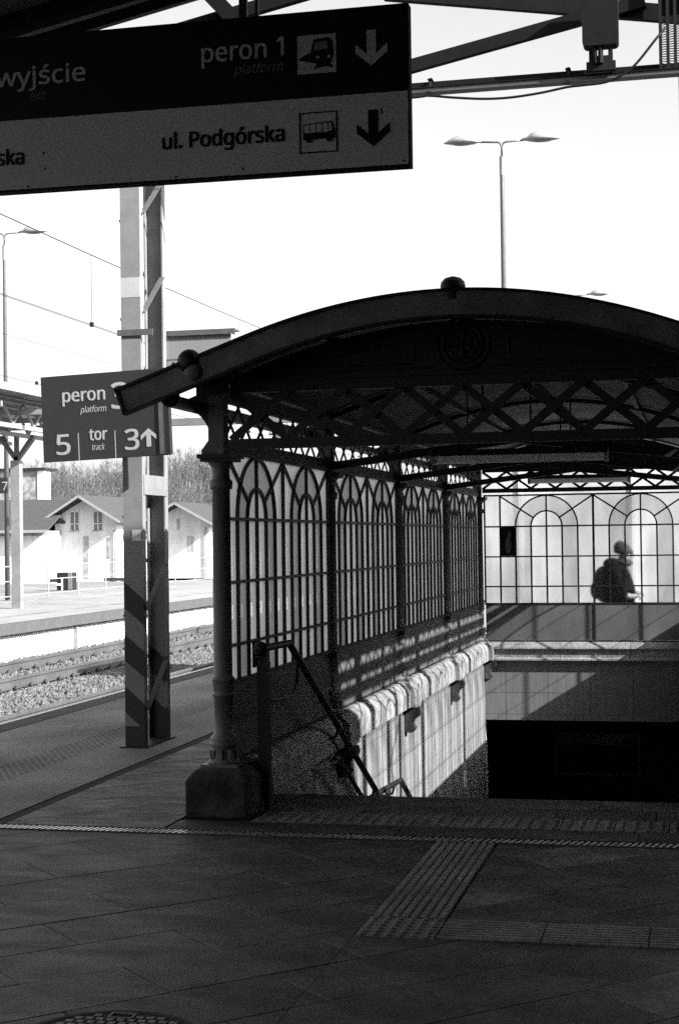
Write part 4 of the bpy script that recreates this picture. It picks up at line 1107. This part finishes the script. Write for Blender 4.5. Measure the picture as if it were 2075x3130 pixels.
# ================================================================== OVERHEAD LINE
def wire(name, label, pts, rad, dro=None, group=None):
    t = thing(name, label, 'wire', (0,0,0), 0, group)
    MB().tube(pts, rad, 5).build('wire_strand', M['iron'], t)
    return t
def cat(x, zc, zm, y0, y1, sag, label, r_=.009, low=0):
    t = thing('overhead_line', label, 'overhead wire', (x, 0, 0), 0, 'railway overhead lines')
    n = 40
    for dx in (-.02, .02): MB().tube([(dx, y0, zc), (dx, y1, zc)], r_*.5, 5).build('contact_wire', M['iron'], t)
    ms = [(0, y0+(y1-y0)*i/n, zm-sag*4*(i/n)*(1-i/n)) for i in range(n+1)]
    MB().tube(ms, r_*.8, 5).build('messenger_wire', M['iron'], t)
    k = 0; y = 19.95
    while y < y1:
        q = (y-y0)/(y1-y0); zt = zm-sag*4*q*(1-q)
        MB().tube([(0, y, zc), (0, y, zt)], r_*.45, 5).build('dropper', M['iron'], t); MB().box(-.02, .02, y-.03, y+.03, zc-.02, zc+.04).build('dropper_clip', M['black'], t); y += 7.0
cat(-7.9, 4.56, 6.35, -18, 52, .85, 'nearest overhead wires above the left track with droppers')
cat(-11.75, 4.56, 6.2, -10, 60, .9, 'second overhead line with messenger wire farther left', .006)

# catenary gantry beyond
gy = thing('catenary_gantry', 'faint lattice gantry beam crossing beyond the near canopy bracket', 'gantry', (0, 95, 0))
mb = MB().box(-26, 4, -.05, .05, 8.15, 8.28).box(-26, 4, -.05, .05, 9.6, 9.72)
for i in range(20): mb.beam((-26+i*1.5, 0, 8.2), (-25.25+i*1.5, 0, 9.65), .05, .05).beam((-25.25+i*1.5, 0, 9.65), (-24.5+i*1.5, 0, 8.2), .05, .05)
mb.build('gantry_beam', M['galv'], gy)
for x in (-25.5, 3.5): MB().box(x-.15, x+.15, -.15, .15, -1.15, 9.7).build('gantry_mast', M['galv'], gy)
for i, (x, y, lab) in enumerate(((-13.2, 80, 'slim catenary mast arm seen between post and column'), (-24.5, 70, 'catenary arm hanging below the platform 3 sign'))):
    g = thing('catenary_mast', lab, 'mast', (x, y, 0))
    MB().tube([(0,0,-1.1),(0,0,9)], .10, 8).build('mast', M['galv'], g) if i else MB().tube([(3,0,-1.1),(3,0,9)], .10, 8).build('mast', M['galv'], g)
    MB().tube([(0 if i else 3,0,4.6),(-2.2,0,6.2)], .04, 6).tube([(0 if i else 3,0,6.4),(-2.2,0,6.3)], .03, 6).build('mast_arm', M['galv'], g)
    for q in range(4): MB().ball((-1.7+q*.09, 0, 6.22), .06, 8, 6).build('insulator', M['rust'], g)

# ================================================================== HOUSES BEYOND
def gable_house(x, y, wd, h_e, h_a, dep, z0, label, oh=.55, rooms=(), group='railway houses beyond the tracks', rise_right=None):
    t = thing('railway_house', label, 'house', (x, y, z0), 0, group)
    hw = wd/2
    MB().prism_y([(-hw, 0), (hw, 0), (hw, h_e), (0, h_a-.12), (-hw, h_e)], 0, dep).build('wall', M['plaster'], t)
    sl = (h_a-h_e)/hw; rr = bpy.data.objects
    for sg in (-1, 1):
        xe = sg*(hw+oh); ze = h_e-oh*sl
        MB().prism_y([(0, h_a), (xe, ze), (xe, ze+.13), (0, h_a+.15)], -1.3, dep+.5).build('roof', M['roofing'], t)
        MB().prism_y([(0, h_a-.07), (xe, ze-.07), (xe, ze-.01), (0, h_a-.01)], -1.25, -.02).build('soffit', M['timber'], t)
        MB().beam((0, -1.33, h_a+.04), (xe, -1.33, ze+.04), .05, .16).build('barge_board', M['lampgrey'], t)
    for (wx, wz, ww, wh) in rooms:
        wdw = MB().box(wx-ww/2, wx+ww/2, -.02, .02, wz, wz+wh).build('window', M['winglass'], t)
        mb = MB()
        for a, b, c, d in ((wx-ww/2-.04, wx-ww/2, wz-.03, wz+wh+.03), (wx+ww/2, wx+ww/2+.04, wz-.03, wz+wh+.03), (wx-.03, wx+.03, wz, wz+wh), (wx-ww/2, wx+ww/2, wz+wh*.33, wz+wh*.33+.05)):
            mb.box(a, b, -.05, -.021, c, d)
        mb.build('window_frame', M['white'], wdw)
        MB().box(wx-ww/2-.08, wx+ww/2+.08, -.12, 0, wz-.08, wz-.031).build('window_sill', M['plaster_worn'], wdw)
    return t
h1 = gable_house(-42.2, 105, 4.6, 4.55, 5.95, 7, -1.12, 'white gabled railway house with two upper windows left of the striped post', .75, ((-.80, 3.65, .62, 1.25), (.95, 3.65, .62, 1.25)))
MB().box(-.15, .22, -.03, 0, .2, 3.2).build('plaster_patch', M['plaster_worn'], h1)
MB().tube([(2.2, -.1, 0), (2.2, -.1, 3.6)], .05, 6).build('downpipe', M['post'], h1)
MB().box(1.6, 1.75, -.03, 0, 1.6, 3.1).build('wall_slot', M['plaster_worn'], h1)
h2 = gable_house(-36.2, 108, 4.2, 4.15, 5.30, 6, -1.0, 'white gabled railway house just right of the striped post', .75, ())
for (wx, wz, ww, wh) in ((-.15, 3.45, .22, .8), (.75, 1.9, .5, 1.1)):
    MB().box(wx-ww/2, wx+ww/2, -.02, .02, wz, wz+wh).build('window', M['plaster_worn'], h2)
MB().tube([(1.9, -.1, 0), (1.9, -.1, 3.6)], .05, 6).build('downpipe', M['post'], h2)
def wing(x0, x1, y, he, hr_, dep, label, m=M['plaster']):
    t = thing('railway_shed', label, 'shed', ((x0+x1)/2, y, -1.15), 0, 'low sheds around the railway houses'); h = (x1-x0)/2
    MB().box(-h, h, 0, dep, 0, he-.35).build('wall', m, t); MB().box(-h, h, .01, dep-.01, he-.35, he).build('upper_wall', M['plaster_worn'], t)
    MB().prism_x([(-.8, he-.1), (dep/2, hr_), (dep+.8, he-.1), (dep+.8, he+.03), (dep/2, hr_+.14), (-.8, he+.03)], -h-.3, h+.3).build('roof', M['roofing'], t)
    MB().box(-h-.3, h+.3, -.85, -.8, he-.14, he+.06).build('barge_board', M['lampgrey'], t)
wing(-56, -44.6, 107.5, 4.55, 5.95, 8, 'long roofed block joining the left side of the nearer gabled house')
wing(-56, -44.0, 102.5, 3.65, 4.6, 3, 'lower lean-to wing in front at the left of the nearer gabled house')
wing(-39.7, -38.2, 107, 3.3, 4.2, 6, 'short dark-roofed link between the two gabled houses')
wing(-34.0, -27, 110, 3.7, 4.2, 6, 'low shed right of the second gabled house')
wing(-80, -58, 112, 4.4, 5.6, 8, 'long pale shed at the far left edge')
cbx = thing('yard_cabinet', 'small dark slatted cabinet in the yard before the gabled house', 'cabinet', (-36.3, 87, -1.15))
MB().box(-.50, .50, 0, .6, 0, 1.05).build('cabinet_body', M['iron'], cbx)
for i in range(4): MB().box(.22+i*.07, .25+i*.07, -.03, 0, .05, 1.05).build('cabinet_slat', M['lampgrey'], cbx)
MB().box(-.2, -.12, -.05, 0, 0, .75).box(-.5, -.2, -.05, 0, .3, .42).build('cabinet_rail', M['white'], cbx)
# low walls behind yard
wl = thing('yard_wall', 'low dark plank barrier lying along the sunlit yard', 'barrier', (-38, 92, -1.15))
MB().box(-9, -7.3, 0, .2, .35, .6).box(-1.4, -.3, 0, .2, .35, .6).box(2.2, 4.5, 0, .2, .4, .6).build('barrier_plank', M['dark_conc'], wl)
tw = thing('block_of_flats', 'tall pale block rising against the wooded hill', 'building', (-76.3, 170, 0))
MB().box(-9, 2.2, 0, 3, -1, 10.0).build('wall', M['plaster_worn'], tw); MB().box(2.2, 2.9, -.1, 2.0, -1, 10.0).build('corner_strip', M['white'], tw); MB().box(-9.5, 3.2, -.4, 3.4, 10.0, 10.3).build('roof', M['timber'], tw)
for i in range(3):
    for j in range(2): MB().box(-7+i*3, -5.6+i*3, -.05, 0, 1.5+j*3.2, 3.2+j*3.2).build('window', M['winglass'], tw)

# hill and bare woodland
hill = struct('hill')
gx, gy_ = 60, 24; mb = MB()
def hz_(x, y):
    t = min(1, max(0, (y-150)/110)); t = t*t*(3-2*t)
    return -1.3 + t*(13.0 + 5*noise.noise(Vector((x*.012, y*.01, 0))) - 5.5*min(1, max(0, (-x-70)/60)))
for j in range(gy_+1):
    for i in range(gx+1):
        x = -230+i*7; y = 140+j*9; mb.v.append((x, y, hz_(x, y)))
for j in range(gy_):
    for i in range(gx): k = j*(gx+1)+i; mb.f.append((k, k+1, k+gx+2, k+gx+1))
mb.build('hill_slope', M['hill'], hill, smooth=True)
def woods(n, name, m, seed):
    rd = np.random.default_rng(seed); V = []; F = []
    def seg(a, b, w0, w1):
        o = len(V); d = (b-a); 
        s1 = np.cross(d, [0, 1, 0]); s1 /= (np.linalg.norm(s1)+1e-6); s2 = np.array([0, 1., 0])
        for p, ww in ((a, w0), (b, w1)):
            V.append(p+s1*ww); V.append(p-s1*ww*.5+s2*ww*.87); V.append(p-s1*ww*.5-s2*ww*.87)
        F.extend([(o,o+1,o+4,o+3),(o+1,o+2,o+5,o+4),(o+2,o,o+3,o+5)])
    for _ in range(n):
        y = rd.uniform(152, 262); x = rd.uniform(-.56, -.27)*y
        z = hz_(x, y)-.3; h = rd.uniform(3.5, 7.5); p0 = np.array([x, y, z]); lean = rd.normal(0, .06, 2)
        p1 = p0+np.array([lean[0]*h, lean[1]*h, h*.55]); p2 = p0+np.array([lean[0]*h*1.8, 0, h])
        w_ = .06*h/6; seg(p0, p1, w_, w_*.7); seg(p1, p2, w_*.7, .02)
        for k in range(14):
            t = rd.uniform(.25, .95); q = p0+(p2-p0)*t; a = rd.uniform(0, 6.28); ln = h*.38*(1.15-t)
            e = q+np.array([math.cos(a)*ln*.8, math.sin(a)*ln*.8, ln*rd.uniform(.5, 1.1)]); seg(q, e, .035, .012)
            for _k in range(2):
                q2 = q+(e-q)*rd.uniform(.3, .8); a2 = rd.uniform(0, 6.28); l2 = ln*.5
                seg(q2, q2+np.array([math.cos(a2)*l2*.7, math.sin(a2)*l2*.7, l2*.8]), .022, .008)
    me = bpy.data.meshes.new(name); me.from_pydata([tuple(v) for v in V], [], F); me.update(); me.materials.append(m)
    o = link(name, me); o['kind'] = 'stuff'; o['label'] = 'leafless woodland covering the hillside behind the railway houses'; return o
woods(900, 'bare_woodland', M['bark'], 1); woods(900, 'bare_woodland', M['bark2'], 2)

# ================================================================== PERSON behind the glass
def skin_body(name, verts, edges, radii, m, parent=None, root=0, sub=2):
    me = bpy.data.meshes.new(name); me.from_pydata(verts, edges, []); me.update()
    o = bpy.data.objects.new(name, me); col.objects.link(o)
    sk = o.modifiers.new('skin', 'SKIN'); sb = o.modifiers.new('sub', 'SUBSURF'); sb.levels = sub; sb.render_levels = sub
    for i, rr in enumerate(radii): me.skin_vertices[0].data[i].radius = (rr if isinstance(rr, tuple) else (rr, rr))
    me.skin_vertices[0].data[root].use_root = True
    bpy.context.view_layer.update()
    nm = bpy.data.meshes.new_from_object(o.evaluated_get(bpy.context.evaluated_depsgraph_get()))
    bpy.data.objects.remove(o)
    nm.materials.clear(); nm.materials.append(m)
    for p in nm.polygons: p.use_smooth = True
    return link(name, nm, parent)
pr = thing('person', 'person in dark padded jacket, knit hat and rucksack walking right behind the glass wall', 'person', (-1.06, YE+.75, 0))
pr.scale = (1.22, 1.1, 1)
V_ = [(0,0,.86),(-.03,0,1.02),(-.05,0,1.16),(-.01,0,1.265),(.045,0,1.33),(.06,0,1.41),(.07,0,1.47),
      (-.03,-.16,1.19),(-.06,-.23,.98),(.10,-.22,.84),(.20,-.20,.85),
      (-.03,.16,1.19),(-.06,.23,.98),(.12,.20,.86),(.22,.18,.88),
      (.0,-.09,.80),(.10,-.10,.47),(.04,-.10,.09),(.18,-.11,.04),
      (.0,.09,.80),(-.06,.10,.47),(-.22,.10,.12),(-.10,.11,.04)]
E_ = [(0,1),(1,2),(2,3),(3,4),(4,5),(5,6),(2,7),(7,8),(8,9),(9,10),(2,11),(11,12),(12,13),(13,14),(0,15),(15,16),(16,17),(17,18),(0,19),(19,20),(20,21),(21,22)]
R_ = [(.15,.17),(.15,.17),(.14,.18),(.07,.07),(.05,.05),(.085,.075),(.06,.055),.065,.055,.042,.032,.065,.055,.042,.032,.095,.07,.05,.035,.095,.07,.05,.035]
skin_body('body', V_, E_, R_, M['skin'], pr)
# jacket over torso and arms, trousers
JV = [(0,0,.78),(-.01,0,.90),(-.04,0,1.04),(-.06,0,1.17),(-.03,0,1.27),(.0,0,1.33)] + [(-.03,-.17,1.19),(-.06,-.25,.98),(.09,-.23,.84),(-.03,.17,1.19),(-.06,.25,.98),(.11,.22,.86)]
JE = [(0,1),(1,2),(2,3),(3,4),(4,5),(3,6),(6,7),(7,8),(3,9),(9,10),(10,11)]
JR = [(.18,.20),(.185,.20),(.18,.20),(.165,.20),(.12,.12),(.09,.085),.085,.075,.06,.085,.075,.06]
skin_body('jacket', JV, JE, JR, M['cloth'], pr)
skin_body('trousers', [(0,0,.84),(0,-.09,.80),(.10,-.10,.47),(.04,-.10,.12),(0,.09,.80),(-.06,.10,.47),(-.22,.10,.15)], [(0,1),(1,2),(2,3),(0,4),(4,5),(5,6)], [(.16,.17),.11,.085,.07,.11,.085,.07], M['cloth'], pr)
hm = MB(); prof_h = [(.088,1.405),(.104,1.42),(.106,1.445),(.098,1.46),(.094,1.49),(.078,1.525),(.050,1.555),(.022,1.575),(.004,1.582)]
for rr, z in prof_h:
    for k in range(22):
        a = 2*PI*k/22; wob = 1+.03*math.sin(a*11); hm.v.append((.052-(z-1.42)*.28+rr*wob*math.cos(a), .88*rr*wob*math.sin(a), z))
for i in range(len(prof_h)-1):
    for k in range(22): hm.f.append((i*22+k, i*22+(k+1)%22, (i+1)*22+(k+1)%22, (i+1)*22+k))
hm.f.append(tuple(range((len(prof_h)-1)*22, len(prof_h)*22)))
hm.build('knit_hat', M['hat'], pr, smooth=True)
MB().ball((.155,0,1.385), .018, 10, 8, (1.2,.7,1)).build('nose', M['skin'], pr, smooth=True)
MB().ball((.10,-.075,1.385), .02, 8, 6, (.6,.5,1)).build('ear', M['skin'], pr, smooth=True)
for s in (-1, 1): MB().ball((.138, s*.032, 1.405), .010, 8, 6).build('eye', M['black'], pr, smooth=True)
MB().ball((.14,0,1.352), .016, 8, 6, (.5,1.3,.35)).build('mouth', M['hat'], pr, smooth=True)
MB().ball((.05,0,1.285), .10, 16, 10, (1.0,1.15,.6)).build('scarf', M['pack'], pr, smooth=True)
MB().ball((-.075,0,1.27), .115, 16, 10, (.9,1.2,.75)).build('hood', M['cloth'], pr, smooth=True)
MB().ball((-.175,0,1.00), .19, 18, 14, (.62,.85,1.3)).ball((-.26,0,.92), .10, 14, 10, (.6,1.2,1.2)).build('rucksack', M['pack'], pr, smooth=True)
for s, hx, hz2 in ((-1, .22, .85), (1, .24, .88)):
    for k in range(4):
        yk = s*.20+(-.028+.018*k); MB().tube([(hx-.03, yk, hz2), (hx+.005, yk, hz2-.01-.003*k), (hx+.012, yk, hz2-.04), (hx-.012, yk, hz2-.045)], [.011,.010,.009,.006], 8).build('finger', M['skin'], pr)
    MB().tube([(hx-.03, s*.20+.03, hz2+.005), (hx+.0, s*.20+.042, hz2-.01), (hx+.010, s*.20+.03, hz2-.03)], [.012,.010,.007], 8).build('thumb', M['skin'], pr)
